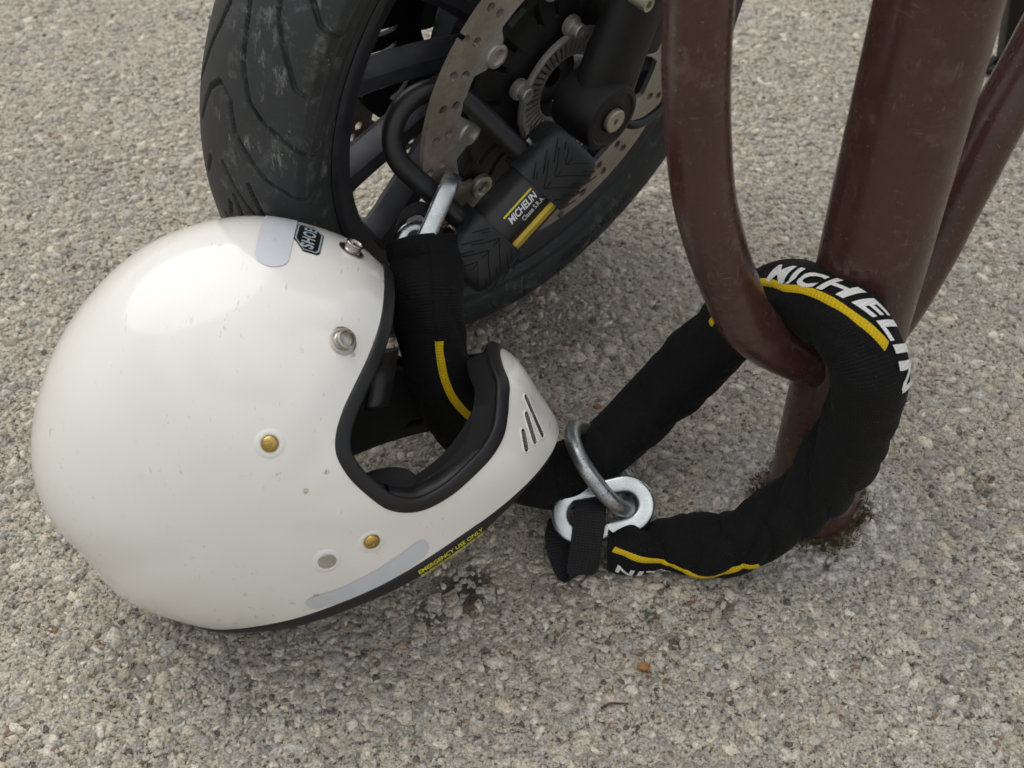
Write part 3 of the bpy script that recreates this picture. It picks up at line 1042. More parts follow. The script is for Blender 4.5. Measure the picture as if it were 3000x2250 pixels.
# upper bodywork out of frame: lamp and tank masses added to shade the front end
def blob(c, ex, ey, ez, hx, hy, hz, name, mat, e=0.6):
    u_, v_ = np.meshgrid(np.linspace(0, 2 * np.pi, 48, endpoint=False), np.linspace(-np.pi / 2, np.pi / 2, 25), indexing='ij')
    sg = lambda x: np.sign(x) * np.abs(x) ** e
    V = np.asarray(c) + (sg(np.cos(u_)) * sg(np.cos(v_)) * hx)[..., None] * ex + (sg(np.sin(u_)) * sg(np.cos(v_)) * hy)[..., None] * ey + (sg(np.sin(v_)) * hz)[..., None] * ez
    Q = Part()
    Q.add(V, grid_faces(48, 25, True, False).tolist())
    return Q.build(name, mat, bike, angle=180)
NH = nrm(np.array([WN[0], WN[1], 0]))
ZU = np.array([0, 0, 1.0])
blob(wf(np.array([160.0, 560, 0])), FW, NH, ZU, 130, 120, 120, 'unseen_headlamp', M_BLACK)
blob(wf(np.array([420.0, 640, 0])), FW, NH, ZU, 270, 150, 130, 'unseen_fuel_tank', M_BLACK)
# moulded lettering on the tyre wall
def sidewall_text(body, ang0, r0, size):
    V, F = text_mesh(body, size=size, offset=0.02, cut=3.0, sx=0.9)
    r, l, s = tyre_profile()
    o_ = np.argsort(r)
    rr = r0 - V[:, 1]
    P = Part()
    P.add(pol(rr, math.radians(ang0) + V[:, 0] / r0, np.interp(rr, r[o_], l[o_]) + 0.35), F)
    P.build('lettering', M_GROOVE, rim)
sidewall_text('120/70 ZR 17 M/C (58W)', 292, 260, 11)
sidewall_text('TUBELESS', 232, 260, 9)

# ------------------------------------------------------------------ helmet
HC = np.array([-197.92, 697.27, 154.59])
HR = np.array([[0.9718, 0.0998, -0.2135], [0.1589, -0.9466, 0.2804], [0.1741, 0.3064, 0.9358]])   # columns: forward, right side, up
HR = np.stack([HR[:, 0] / np.linalg.norm(HR[:, 0]), HR[:, 1] / np.linalg.norm(HR[:, 1]), HR[:, 2] / np.linalg.norm(HR[:, 2])], 1)
RHO = np.array([197.55, 173.54, 160.42, 166.36, 168.22, 170.15, 169.5, 168.4, 166.07, 166.25, 168.43, 173.43, 175.1, 168.87, 173.39, 169.59, 167.09, 167.23, 177.56, 193.04, 217.71, 243.28, 242.66, 237.31])
HW = 136.19
def _periodic(vals):
    n = len(vals)
    A = np.zeros((n, n))
    b = np.zeros(n)
    for i in range(n):
        A[i, i] = 4
        A[i, (i - 1) % n] = 1
        A[i, (i + 1) % n] = 1
        b[i] = 6 * (vals[(i - 1) % n] - 2 * vals[i] + vals[(i + 1) % n])
    return np.linalg.solve(A, b)
RHO_M = _periodic(RHO)
def rho(ph):
    n = len(RHO)
    x = (ph / (2 * np.pi) * n) % n
    i = np.floor(x).astype(int) % n
    t = x - np.floor(x)
    j = (i + 1) % n
    return RHO[i] * (1 - t) + RHO[j] * t + ((1 - t) ** 3 - (1 - t)) * RHO_M[i] / 6 + (t ** 3 - t) * RHO_M[j] / 6
def hrad(d):
    """radius of the shell along unit directions d (helmet axes: forward, side, up)"""
    x, y, z = d[..., 0], d[..., 1], d[..., 2]
    q = np.hypot(x, z)
    ph = np.arctan2(z, x)
    dd = np.angle(np.exp(1j * (ph - math.radians(-28))))
    p = 2.12 - .35 * np.exp(-(dd / math.radians(38)) ** 2)
    R = 1 / ((q / rho(ph)) ** p + (np.abs(y) / HW) ** p) ** (1 / p)
    # squared-off upper edge of the chin guard
    lat, pd = np.degrees(np.arcsin(np.clip(y, -1, 1))), np.degrees(ph)
    return R + 12 * np.exp(-(pd / np.where(pd > 0, 4.5, 6.6)) ** 2) * np.exp(-(np.maximum(np.abs(lat) - 7, 0) / 7.0) ** 2)
def hsurf(d, lift=0.0):
    d = nrm(d)
    return d * (hrad(d) + lift)[..., None]
def hw_(p):
    return HC + np.asarray(p) @ HR.T
def hnormal(d):
    d = nrm(d)
    e1 = nrm(np.cross(d, np.array([0.31, 0.17, 0.93])))
    e2 = np.cross(d, e1)
    h = 0.004
    p = hsurf(d)
    return nrm(np.cross(hsurf(d + h * e1) - p, hsurf(d + h * e2) - p))

helmet = thing('helmet', 'white full-face motorcycle helmet with black trim lying on the ground', 'helmet', (-240, 690, 0))

# eyeport: half outline (forward, side, up) from brow centre round to chin centre, mirrored
EYE = [(128.2, 0, 102.0), (126.3, 24.9, 98.9), (119.7, 56.3, 89.1), (108.5, 79.8, 78.2), (94.3, 98.3, 66.1), (83.5, 109.0, 55.2), (75.3, 116.7, 42.2), (72.5, 120.9, 30.1), (75.7, 122.9, 13.0), (84.0, 122.1, -6.2), (94.5, 120.3, -23.0), (105.5, 116.2, -32.0), (117.2, 111.6, -36.5), (136.6, 103.4, -36.3), (157.3, 91.3, -31.4), (177.1, 74.1, -25.5), (187.5, 60.2, -18.9), (192.9, 49.2, -10.0), (195.0, 37.8, 0.6), (194.7, 21.0, 8.6), (193.6, 0, 11.4)]
half = np.array(EYE)
loop = np.vstack([half, (half * [1, -1, 1])[1:-1][::-1]])
eye_d = nrm(catmull(nrm(loop) * 150, 1.0, closed=True))
NT_ = 264
def resample_closed(P, n):
    Q = np.vstack([P, P[:1]])
    s = arclen(Q)
    u = np.linspace(0, s[-1], n, endpoint=False)
    return np.stack([np.interp(u, s, Q[:, k]) for k in range(3)], 1)
eye_d = nrm(resample_closed(hsurf(eye_d), NT_))             # starts at brow centre, runs down the right side
# neck line: c = k0 + k1 a
az = np.linspace(0, 2 * np.pi, 720, endpoint=False)
lo_, hi_ = np.full(720, -1.5), np.full(720, 0.2)
for _ in range(34):
    m_ = (lo_ + hi_) / 2
    dd = np.stack([np.cos(az) * np.cos(m_), np.sin(az) * np.cos(m_), np.sin(m_)], 1)
    q = hsurf(dd)
    s_ = q[:, 2] - (-103.96 + 18.72 * q[:, 0] / 100 + 0.14 * (q[:, 0] / 100) ** 2)
    lo_, hi_ = np.where(s_ < 0, m_, lo_), np.where(s_ < 0, hi_, m_)
neck = q                                                     # azimuth 0 = chin, + towards the right side
# start at the nape (pairs with the brow), run along the right side to the chin
neck = np.roll(neck[::-1], 360 + 1, axis=0)
neck_d = nrm(resample_closed(neck, NT_))
# grid between the two outlines, relaxed in a stereographic plane seen from below
def ster(d):
    return np.stack([d[..., 0] / (1.0 + d[..., 2] + 1e-9), d[..., 1] / (1.0 + d[..., 2] + 1e-9)], -1)
def unster(p):
    r2 = (p ** 2).sum(-1)
    return np.stack([2 * p[..., 0], 2 * p[..., 1], 1 - r2], -1) / (1 + r2)[..., None]
NS_ = 96
E2, N2 = ster(eye_d), ster(neck_d)
sgrid = np.linspace(0, 1, NS_)
G2 = E2[:, None] * (1 - sgrid[None, :, None]) + N2[:, None] * sgrid[None, :, None]
for it in range(2600):
    up_ = np.roll(G2, -1, 0)[:, 1:-1] + np.roll(G2, 1, 0)[:, 1:-1]
    G2[:, 1:-1] = 0.2 * G2[:, 1:-1] + 0.8 * (0.25 * (up_ + G2[:, 2:] + G2[:, :-2]))
    if it % 130 == 0 and it < 2000:
        # keep rows evenly spaced along each strand
        seg = np.linalg.norm(np.diff(G2, axis=1), axis=2)
        cum = np.concatenate([np.zeros((NT_, 1)), np.cumsum(seg, 1)], 1)
        for i in range(NT_):
            u = sgrid * cum[i, -1]
            G2[i] = np.stack([np.interp(u, cum[i], G2[i, :, 0]), np.interp(u, cum[i], G2[i, :, 1])], 1)
SD = unster(G2)
outer = hsurf(SD)
# a soft crease round the chin: step where the chin guard flares out
P = Part()
P.add(hw_(outer), grid_faces(NT_, NS_, True, False).tolist())
shell = P.build('shell', M_SHELL, helmet, angle=180)
fix_normals(shell)
ctr = np.array(shell.data.vertices[NT_ * NS_ // 2].co)
_f = shell.data.polygons[NS_ * 60 + 40]
if (Vector(_f.normal)).dot(Vector(_f.center) - Vector((HC - np.array([-240, 690, 0])) * MM)) < 0:
    shell.data.flip_normals()
# lining: inner skin and the two returns
inner = SD * (hrad(SD) - 27)[..., None]
mid0 = SD * (hrad(SD) - 1.2)[..., None]
G = np.concatenate([mid0[:, :1], inner, mid0[:, -1:]], 1)
P = Part()
P.add(hw_(G), grid_faces(NT_, NS_ + 2, True, False).tolist())
lining = P.build('lining', M_LINER, helmet, angle=180)

def band(loop_d, into, width, thick, lift, name, mat, parent, seg=20, hollow=False):
    """soft rubber lip swept along an edge; `into` = direction field along the surface away from the shell"""
    p = hsurf(loop_d)
    n = hnormal(loop_d)
    n = np.where(((n * p).sum(1) < 0)[:, None], -n, n)
    t = nrm(np.roll(p, -1, 0) - np.roll(p, 1, 0))
    w_ = nrm(np.cross(n, t))
    w_ = w_ * np.sign((w_ * into).sum(1))[:, None]
    a = np.linspace(0, 2 * np.pi, seg, endpoint=False)
    ca, sa = np.sign(np.cos(a)) * np.abs(np.cos(a)) ** 0.7, np.sign(np.sin(a)) * np.abs(np.sin(a)) ** 0.7
    c = p + w_ * (width - 1.0) + n * (lift if np.ndim(lift) == 0 else np.asarray(lift)[:, None])
    V = c[:, None] + w_[:, None] * (ca * width)[None, :, None] + n[:, None] * (sa * thick)[None, :, None]
    Q = Part()
    Q.add(hw_(V), grid_faces(len(p), seg, True, True).tolist())
    o = Q.build(name, mat, parent, angle=60)
    fix_normals(o)
    return o, p, n, w_, t
into_eye = nrm(eye_d.mean(0))[None] * 200 - hsurf(eye_d)
eye_trim, *_ = band(eye_d, into_eye, 5.8, 3.3, -1.2, 'eyeport_trim', M_TRIM, helmet)
into_neck = np.broadcast_to(np.array([0, 0, -1.0]), neck_d.shape)
low_trim, np_, nn_, nw_, ntg_ = band(neck_d, into_neck, 6.6, 3.2, -1.6 - 7.5 * np.clip((hsurf(neck_d)[:, 0] - 150) / 55, 0, 1), 'lower_trim', M_TRIM, helmet)

# things lying on the shell: 2-D patterns wrapped on it
def wrap(center, xdir, V, lift=0.5, bulge=None):
    c = hsurf(nrm(np.asarray(center, float)))
    n = hnormal(nrm(c)[None])[0]
    n = n if n @ c > 0 else -n
    ex = nrm(np.asarray(xdir, float) - n * (np.asarray(xdir, float) @ n))
    ey = -np.cross(n, ex)          # helmet axes are left-handed (forward, right, up)
    p = c + V[:, 0:1] * ex + V[:, 1:2] * ey
    return hw_(hsurf(p, lift))
def stadium(L, W, n=14):
    a = np.linspace(-np.pi / 2, np.pi / 2, n)
    r = W / 2
    return [(L / 2 - r + r * math.cos(t), r * math.sin(t)) for t in a] + [(-L / 2 + r - r * math.cos(t), -r * math.sin(t)) for t in a]
def lathe_on(center, prof, mat, name, parent=None, seg=32, lift=0.0):
    c = hsurf(nrm(np.asarray(center, float)))
    n = hnormal(nrm(c)[None])[0]
    n = n if n @ c > 0 else -n
    Q = Part()
    Q.lathe(prof, hw_(c + n * lift), HR @ n, seg)
    return Q.build(name, mat, parent or helmet, angle=30)

# forehead strip: across the midline
V, F = shape2d(stadium(104, 25, 20), 3.0)
Q = Part()
Q.add(wrap((61, 0, 156), (-0.04, 1, 0), V, 0.45), F)
st = Q.build('reflective_strip', M_REFL, helmet, angle=180)
# skirt strip: follows the lower edge on the right side
pts = catmull([(15, 122, -89), (40, 119.5, -86.5), (63.3, 118.6, -82.5), (88, 114, -76.5), (113, 107, -68.5)], 1.5)
wdt = 10.0 * np.sqrt(np.clip(1 - np.clip((np.abs(np.linspace(-1, 1, len(pts))) - 0.84) / 0.16, 0, 1) ** 2, 0, 1))
upv = nrm(np.cross(np.gradient(pts, axis=0), np.array([0, -1.0, 0])))
V = []
for c_, u_, h_ in zip(pts, upv, wdt):
    for k in np.linspace(-1, 1, 9):
        V.append(c_ + u_ * h_ * k * np.sign(u_[2]))
Q = Part()
Q.add(hw_(hsurf(np.array(V), 0.45)), grid_faces(len(pts), 9).tolist())
st2 = Q.build('reflective_strip', M_REFL, helmet, angle=180)
# maker's badge on the brow
hexa = [(-24, -3), (-17, -10.5), (17, -10.5), (24, -3), (24, 3), (17, 10.5), (-17, 10.5), (-24, 3)]
hexa = [(-25, -8.5), (-22, -10.5), (10, -10.5), (25, -2), (25, 8.5), (22, 10.5), (-10, 10.5), (-25, 2)]
V, F = shape2d(hexa, 2.0)
Q = Part()
BC, BX = (82.1, 1.5, 146.9), (0.06, -1, 0)
Q.add(wrap(BC, BX, V, 0.45), F)
badge = Q.build('brand_badge', M_BADGE, helmet, angle=180)
hx2 = np.array(hexa)
Q = Part()
o1, o2 = hx2 * 0.93, hx2 * [0.885, 0.82]
rep = lambda P_: np.vstack([np.linspace(P_[i], P_[(i + 1) % len(P_)], 10, endpoint=False) for i in range(len(P_))])
o1, o2 = rep(o1), rep(o2)
Q.add(wrap(BC, BX, np.vstack([o1, o2]), 0.65), [(i, (i + 1) % len(o1), len(o1) + (i + 1) % len(o1), len(o1) + i) for i in range(len(o1))])
Q.build('border', M_BADGEL, badge, angle=180)
V, F = text_mesh('SHOEI', size=13.0, shear=0.12, offset=0.42, sx=1.04, cut=2.0, spacing=1.12)
V[:, 1] -= 4.6
Q = Part()
Q.add(wrap(BC, BX, V, 0.65), F)
Q.build('lettering', M_BADGEL, badge, angle=180)
# snap studs on the brow
SNAP = [(0, 1.0), (9.6, 1.0), (9.9, 1.8), (8.6, 2.5), (6.8, 2.6), (6.2, 3.4), (6.1, 6.4), (6.7, 7.2), (6.4, 8.2), (5.4, 8.3), (4.8, 7.2), (4.6, 2.8), (0, 2.6)]
for c in ((108.8, -2.1, 127.5), (94.8, 83.4, 96.5), (94.8, -83.4, 96.5)):
    lathe_on(c, [(r * 1.05, h - 1.5) for r, h in SNAP], M_CHROME, 'snap_stud')
# cheek screws and plain rivet
DOME = [(6.0, -0.6), (6.0, 0.5), (5.6, 1.4), (4.4, 2.3), (2.6, 2.9), (1.2, 3.0), (0.9, 2.5), (0, 2.4)]
for s_ in (1, -1):
    for c in ((32.0, 127.7, 54.8), (76.5, 122.6, -45.8)):
        lathe_on((c[0], c[1] * s_, c[2]), DOME, M_BRASS, 'screw')
    lathe_on((42.6, 129.7 * s_, -48.4), [(6.9, -0.6), (6.9, 0.5), (6.2, 1.0), (3, 1.15), (0, 1.2)], M_ALU, 'rivet')
    for c in ((32.0, 127.7, 54.8), (76.5, 122.6, -45.8), (42.6, 129.7, -48.4)):
        lathe_on((c[0], c[1] * s_, c[2]), [(6.4, 0.4), (7.4, 0.75), (8.6, 0.6), (10.2, 0.0), (11.0, -0.3)], M_SHELL, 'seat')
# chin vents: three slanted slits each side with wire mesh behind
VENT = [((208.6, 30.0, -9.9), (214.2, 37.4, -44.0)), ((206.0, 38.7, -19.8), (207.5, 47.2, -42.5)), ((200.6, 49.6, -27.8), (199.7, 56.7, -41.5))]
for s_ in (1, -1):
    for a, b in VENT:
        a, b = np.array(a) * [1, s_, 1], np.array(b) * [1, s_, 1]
        L = np.linalg.norm(b - a) + 3
        V, F = shape2d(stadium(L, 5.4, 8), 1.5)
        Q = Part()
        Q.add(wrap((a + b) / 2, b - a, V, 0.35), F)
        vent = Q.build('chin_vent', M_DKPLAS, helmet, angle=180)
        Q = Part()
        rim_ = np.array(stadium(L + 0.6, 6.0, 8))
        pw = wrap((a + b) / 2, b - a, rim_, 0.25)
        Q.tube(pw, 0.75, 8, closed=True)
        Q.build('lip', M_SHELL, vent)
        Q = Part()
        for x in np.arange(-L / 2 + 3, L / 2 - 2, 2.0):
            pw = wrap((a + b) / 2, b - a, np.array([(x - 1.0, -1.8), (x, 0), (x + 1.0, 1.8)]), 0.5)
            Q.tube(pw, 0.45, 6)
            pw = wrap((a + b) / 2, b - a, np.array([(x + 1.0, -1.8), (x, 0), (x - 1.0, 1.8)]), 0.35)
            Q.tube(pw, 0.45, 6)
        Q.build('wire_mesh', M_CHROME, vent)

# padding seen through the eyeport: chin roll with stitched edge, and cheek pads
lowpath = [i for i in range(NT_) if 0.26 < i / NT_ < 0.74]
ep = hsurf(eye_d)[lowpath]
en = hnormal(eye_d)[lowpath]
en = np.where(((en * ep).sum(1) < 0)[:, None], -en, en)
cen = ep - en * 17 + np.array([0, 0, -7.0])
Q = Part()
sec = np.array([(math.copysign(abs(math.cos(t)) ** 0.75, math.cos(t)) * 15, math.copysign(abs(math.sin(t)) ** 0.75, math.sin(t)) * 11.5) for t in np.linspace(0, 2 * np.pi, 24, endpoint=False)])
T_ = nrm(np.gradient(cen, axis=0))
upn = np.array([0, 0, 1.0]) - T_ * T_[:, 2:3]
upn = nrm(upn)
sd_ = np.cross(T_, upn)
V = cen[:, None] + upn[:, None] * sec[None, :, 0:1] + sd_[:, None] * sec[None, :, 1:2]
Q.add(hw_(V), grid_faces(len(cen), 24, False, True).tolist())
chin_pad = Q.build('chin_pad', M_LEATH, helmet, angle=180)
Q = Part()
inn = nrm(cen * [1, 1, 0]) * -1
seam = cen + upn * 13.0 + inn * 7.5
Q.tube(hw_(seam), 1.0, 8)
Q.build('seam', M_LEATH, chin_pad)
Q = Part()
sl_ = arclen(seam)
for u in np.arange(2, sl_[-1] - 3, 4.2):
    p0 = np.array([np.interp(u, sl_, seam[:, k]) for k in range(3)])
    p1 = np.array([np.interp(u + 2.3, sl_, seam[:, k]) for k in range(3)])
    Q.tube(hw_(np.array([p0 + [0, 0, 1.0], (p0 + p1) / 2 + [0, 0, 1.3], p1 + [0, 0, 1.0]])), 0.35, 5)
Q.build('stitching', M_THREAD, chin_pad)
for s_ in (1, -1):
    Q = Part()
    uu, vv = np.meshgrid(np.linspace(0, 2 * np.pi, 40, endpoint=False), np.linspace(-np.pi / 2, np.pi / 2, 17), indexing='ij')
    sx = lambda x, e: np.sign(x) * np.abs(x) ** e
    V = np.stack([60 + 58 * sx(np.cos(uu), 0.7) * sx(np.cos(vv), 0.7), s_ * (84 + 17 * sx(np.sin(vv), 0.8)), -52 + 34 * sx(np.sin(uu), 0.7) * sx(np.cos(vv), 0.7)], -1)
    V[..., 2] += (V[..., 0] - 60) * 0.22
    Q.add(hw_(V), grid_faces(40, 17, True, False).tolist())
    Q.build('cheek_pad', M_LINER, helmet, angle=180)
# hanging strap flap inside, behind the right temple
Q = Part()
ff = catmull([(112, 66, 72), (104, 52, 50), (92, 62, 26)], 3)
V = np.concatenate([ff + [0, -3, 0], ff + [16, -12, -6]], 0)
n_ = len(ff)
Q.add(hw_(V), [(i, i + 1, n_ + i + 1, n_ + i) for i in range(n_ - 1)])
fl = Q.build('visor_flap', M_LEATH, helmet, angle=180)
sd2 = fl.modifiers.new('thickness', 'SOLIDIFY')
sd2.thickness = 0.002
# warning print on the lower trim, right side
def on_trim(body, s0, size, off, mat, sx=1.0, offset=0.0):
    V, F = text_mesh(body, size=size, offset=offset, sx=sx, cut=2.0)
    i0 = int(np.argmin(np.abs(np_[:, 0] - s0) + (np_[:, 1] < 0) * 1e4))
    order = np.arange(i0 - 60, i0 + 61) % NT_
    pp, n2, w2 = np_[order], nn_[order], nw_[order]
    s = arclen(pp)
    s -= s[60]
    x = V[:, 0]
    it = lambda A: np.stack([np.interp(x, s, A[:, k]) for k in range(3)], 1)
    # letters stand on the edge side, reading towards the chin
    base = it(pp) + it(w2) * (off - V[:, 1])[:, None] + it(n2) * 1.95
    Q = Part()
    Q.add(hw_(base), F)
    Q.build('warning_print', mat, low_trim, angle=180)
on_trim('EMERGENCY USE ONLY', 126, 5.4, 7.6, M_WARN, 1.02, 0.12)
on_trim('PULL RED TAB AND REMOVE CHEEK PAD', 126, 3.6, 11.4, M_WARN, 0.86, 0.02)

# ------------------------------------------------------------------ shackle lock on the brake disc
LC = np.array([-102.8, -46.0, 127.0])
LV = nrm(np.array([-0.434, 0.667, -0.594]))      # along the legs
LW = nrm(np.array([0.786, 0.589, 0.051]))        # along the body
LW = nrm(LW - LV * (LV @ LW))
LNn = -np.cross(LV, LW)                              # faces outwards
def lf(u, v_, n_):
    """body axis, leg axis, outward"""
    q = LC + np.multiply.outer(np.asarray(u, float), LW) + np.multiply.outer(np.asarray(v_, float), LV) + np.multiply.outer(np.asarray(n_, float), LNn)
    return wf(q)
LDW, LDV, LDN = (FW * LW[0] + WU * LW[1] + WN * LW[2]), (FW * LV[0] + WU * LV[1] + WN * LV[2]), (FW * LNn[0] + WU * LNn[1] + WN * LNn[2])
lock = thing('shackle_lock', 'matt black shackle lock with rubber ends clamped through the brake disc', 'lock', tuple(lf(0, 0, 0)))
SEP, LL_ = 74.0, 127.0
P = Part()
u = [(-SEP / 2, t) for t in np.linspace(12, LL_ - SEP / 2, 20)] + [(-SEP / 2 * math.cos(a), LL_ - SEP / 2 + SEP / 2 * math.sin(a)) for a in np.linspace(0, math.pi, 33)[1:-1]] + [(SEP / 2, t) for t in np.linspace(LL_ - SEP / 2, 12, 20)]
P.tube(np.array([lf(a, b, 0) for a, b in u]), 9.0, 32, up=LDN)
P.build('shackle', M_LOCK, lock)
P = Part()
P.lathe([(0, -50), (24.5, -50), (24.5, 50), (0, 50)], lf(0, 0, 0), LDW, 64, ref=LDN)
body = P.build('lock_body', M_LOCK, lock)
def rsec(h1, h2, e, n=48):
    t = np.linspace(0, 2 * np.pi, n, endpoint=False)
    return np.stack([np.sign(np.cos(t)) * np.abs(np.cos(t)) ** e * h1, np.sign(np.sin(t)) * np.abs(np.sin(t)) ** e * h2], 1)
def cap_surf(t, s_, side):
    """point on a rubber end: s_ along the body (0 at the body, 1 at the end), t round it"""
    sx = 1.0 - 0.10 * np.clip((s_ - 0.72) / 0.28, 0, 1) ** 2
    a = np.sign(np.cos(t)) * np.abs(np.cos(t)) ** 0.55 * 28.5 * sx
    b = np.sign(np.sin(t)) * np.abs(np.sin(t)) ** 0.55 * 27.0 * sx
    return lf(side * (23.5 + s_ * 47.0), a, b)
for side in (1, -1):
    tt = np.linspace(0, 2 * np.pi, 64, endpoint=False)
    ss = np.r_[0.0, 0.0, np.linspace(0.03, 1, 16)]
    V = [np.array([cap_surf(t, s_, side) for t in tt]) for s_ in ss]
    V[0] = lf(side * 23.5, 0, 0) + (V[0] - lf(side * 23.5, 0, 0)) * 0.86
    endc = lf(side * 70.5, 0, 0)
    V.append(endc + (V[-1] - endc) * 0.86 + LDW * side * 3.0)
    V.append(endc + (V[-1] - endc) * 0.05 + LDW * side * 0.4)
    P = Part()
    P.add(np.array(V), grid_faces(len(V), 64, False, True).tolist())
    cap = P.build('rubber_end', M_GRIP, lock, angle=50)
    fix_normals(cap)
    # chevron sipes moulded in the faces
    P = Part()
    def on_face(face, x, y):
        # x: -1..1 across, y: 0..1 along
        r_ = []
        for a, b in zip(x, y):
            cx, cy = a * 25.5, 27.35
            if face == 'n':
                r_.append(lf(side * (23.5 + b * 47), cx, 27.0 * (1 - 0.10 * np.clip((b - 0.72) / 0.28, 0, 1) ** 2) * (1 - (abs(a)) ** 8 * 0.10) + 0.12))
            elif face == 'v':
                r_.append(lf(side * (23.5 + b * 47), -28.5 * (1 - 0.10 * np.clip((b - 0.72) / 0.28, 0, 1) ** 2) - 0.12, a * 24))
            else:
                r_.append(lf(side * (23.5 + b * 47), 28.5 * (1 - 0.10 * np.clip((b - 0.72) / 0.28, 0, 1) ** 2) + 0.12, a * 24))
        return np.array(r_)
    lines = []
    for k in range(-1, 4):
        y0 = 0.05 + 0.28 * k
        lines += [[(-0.85, y0 + 0.46), (-0.25, y0 + 0.20), (0.02, y0 + 0.05)], [(0.05, y0 + 0.20), (0.05, y0 + 0.02), (0.30, y0 + 0.22), (0.62, y0 + 0.44)], [(0.42, y0 + 0.20), (0.88, y0 + 0.55)], [(-0.9, y0 + 0.30), (-0.55, y0 + 0.16)]]
    for face in ('n', 'v', 'u'):
        for ln in lines:
            pts_ = catmull(np.c_[np.array(ln), np.zeros(len(ln))], 0.08)[:, :2]
            ok_ = (pts_[:, 1] > 0.05) & (pts_[:, 1] < 0.94)
            pts_ = pts_[ok_]
            if len(pts_) < 3:
                continue
            P.tube(on_face(face, pts_[:, 0], pts_[:, 1]), 0.42, 6)
    gr = P.build('sipes', M_GROOVE, cap)
    gr['kind'] = 'stuff'
    P = Part()
    P.lathe([(0, 4.5), (2.6, 4.0), (2.8, 0), (2.8, -6)], lf(side * (SEP / 2 + 10.5), 29.5, 5), LDV, 16)
    P.build('pin', M_CHROME, lock)
# yellow key-cover bar between the rubber ends
ka = math.radians(-40)
kn, kt = nrm(LDN * math.cos(ka) + LDV * math.sin(ka)), nrm(LDV * math.cos(ka) - LDN * math.sin(ka))
P = Part()
P.box(lf(1.5, 0, 0) + kn * 24.5, LDW, kt, kn, 25.5, 3.7, 3.6, 0.7)
P.build('key_cover', M_YPLAS, lock)
P = Part()
P.box(lf(6.5, 0, 0) + kn * 24.0 - kt * 6.2, LDW, kt, kn, 18, 3.0, 3.4, 0.7)
P.build('key_cover_foot', M_DKPLAS, lock)
# print on the body: reads along the body axis
def on_body(V, F, mat, name):
    a = V[:, 1] / 24.5
    P = Part()
    pos = lf(0, 0, 0) + V[:, 0:1] * LDW + (LDV * np.sin(a)[:, None] + LDN * np.cos(a)[:, None]) * 24.62
    P.add(pos, F)
    return P.build(name, mat, body, angle=180)
V, F = text_mesh('MICHELIN', size=8.4, shear=0.30, offset=0.22, sx=0.92, cut=1.2)
V = V * [32.0 / (V[:, 0].max() - V[:, 0].min()), 1.0] + [3.5, 0.6]
on_body(V, F, M_WPRINT, 'lettering')
V, F = text_mesh('Classe S.R.A.', size=6.0, offset=0.05, cut=1.2)
V = V * [24.5 / (V[:, 0].max() - V[:, 0].min()), 1.0] + [9.5, -6.0]
on_body(V, F, M_WPRINT, 'lettering')
V, F = shape2d([(-13, 8.0), (20.5, 8.0), (20.5, 9.7), (-13, 9.7)], 1.0)
on_body(V, F, M_YPRINT, 'stripe')

# ------------------------------------------------------------------ chain in its sleeve
#SLEEVE
CH = [(-74, 832, 236, 28), (-71, 818, 224, 29.5), (-68, 790, 208, 29.5), (-64, 768, 180, 27), (-50.5, 750, 133, 26), (-20, 740, 84, 26), (32, 738, 47, 27), (76, 760, 55, 25), (133, 801, 88, 28.5), (188, 799, 176, 28.5), (215, 757, 243, 27.5), (232, 725, 262, 28), (247, 702, 264, 28.5), (260, 681, 247, 28.5), (265, 677, 205, 26.5), (260, 678, 150, 26.5), (238, 681, 88, 26), (186, 677, 36, 25.5), (156, 681, 25, 22.5), (131, 684, 20.5, 20.5), (106, 681, 19, 19.5), (82, 683, 18, 17)]
def sleeve_core():
    c4 = catmull(CH, 1.6)
    path, rad = c4[:, :3], c4[:, 3]
    T, N, B = frames(path, (0, 0, 1))
    return path, rad, T, N, B, arclen(path)
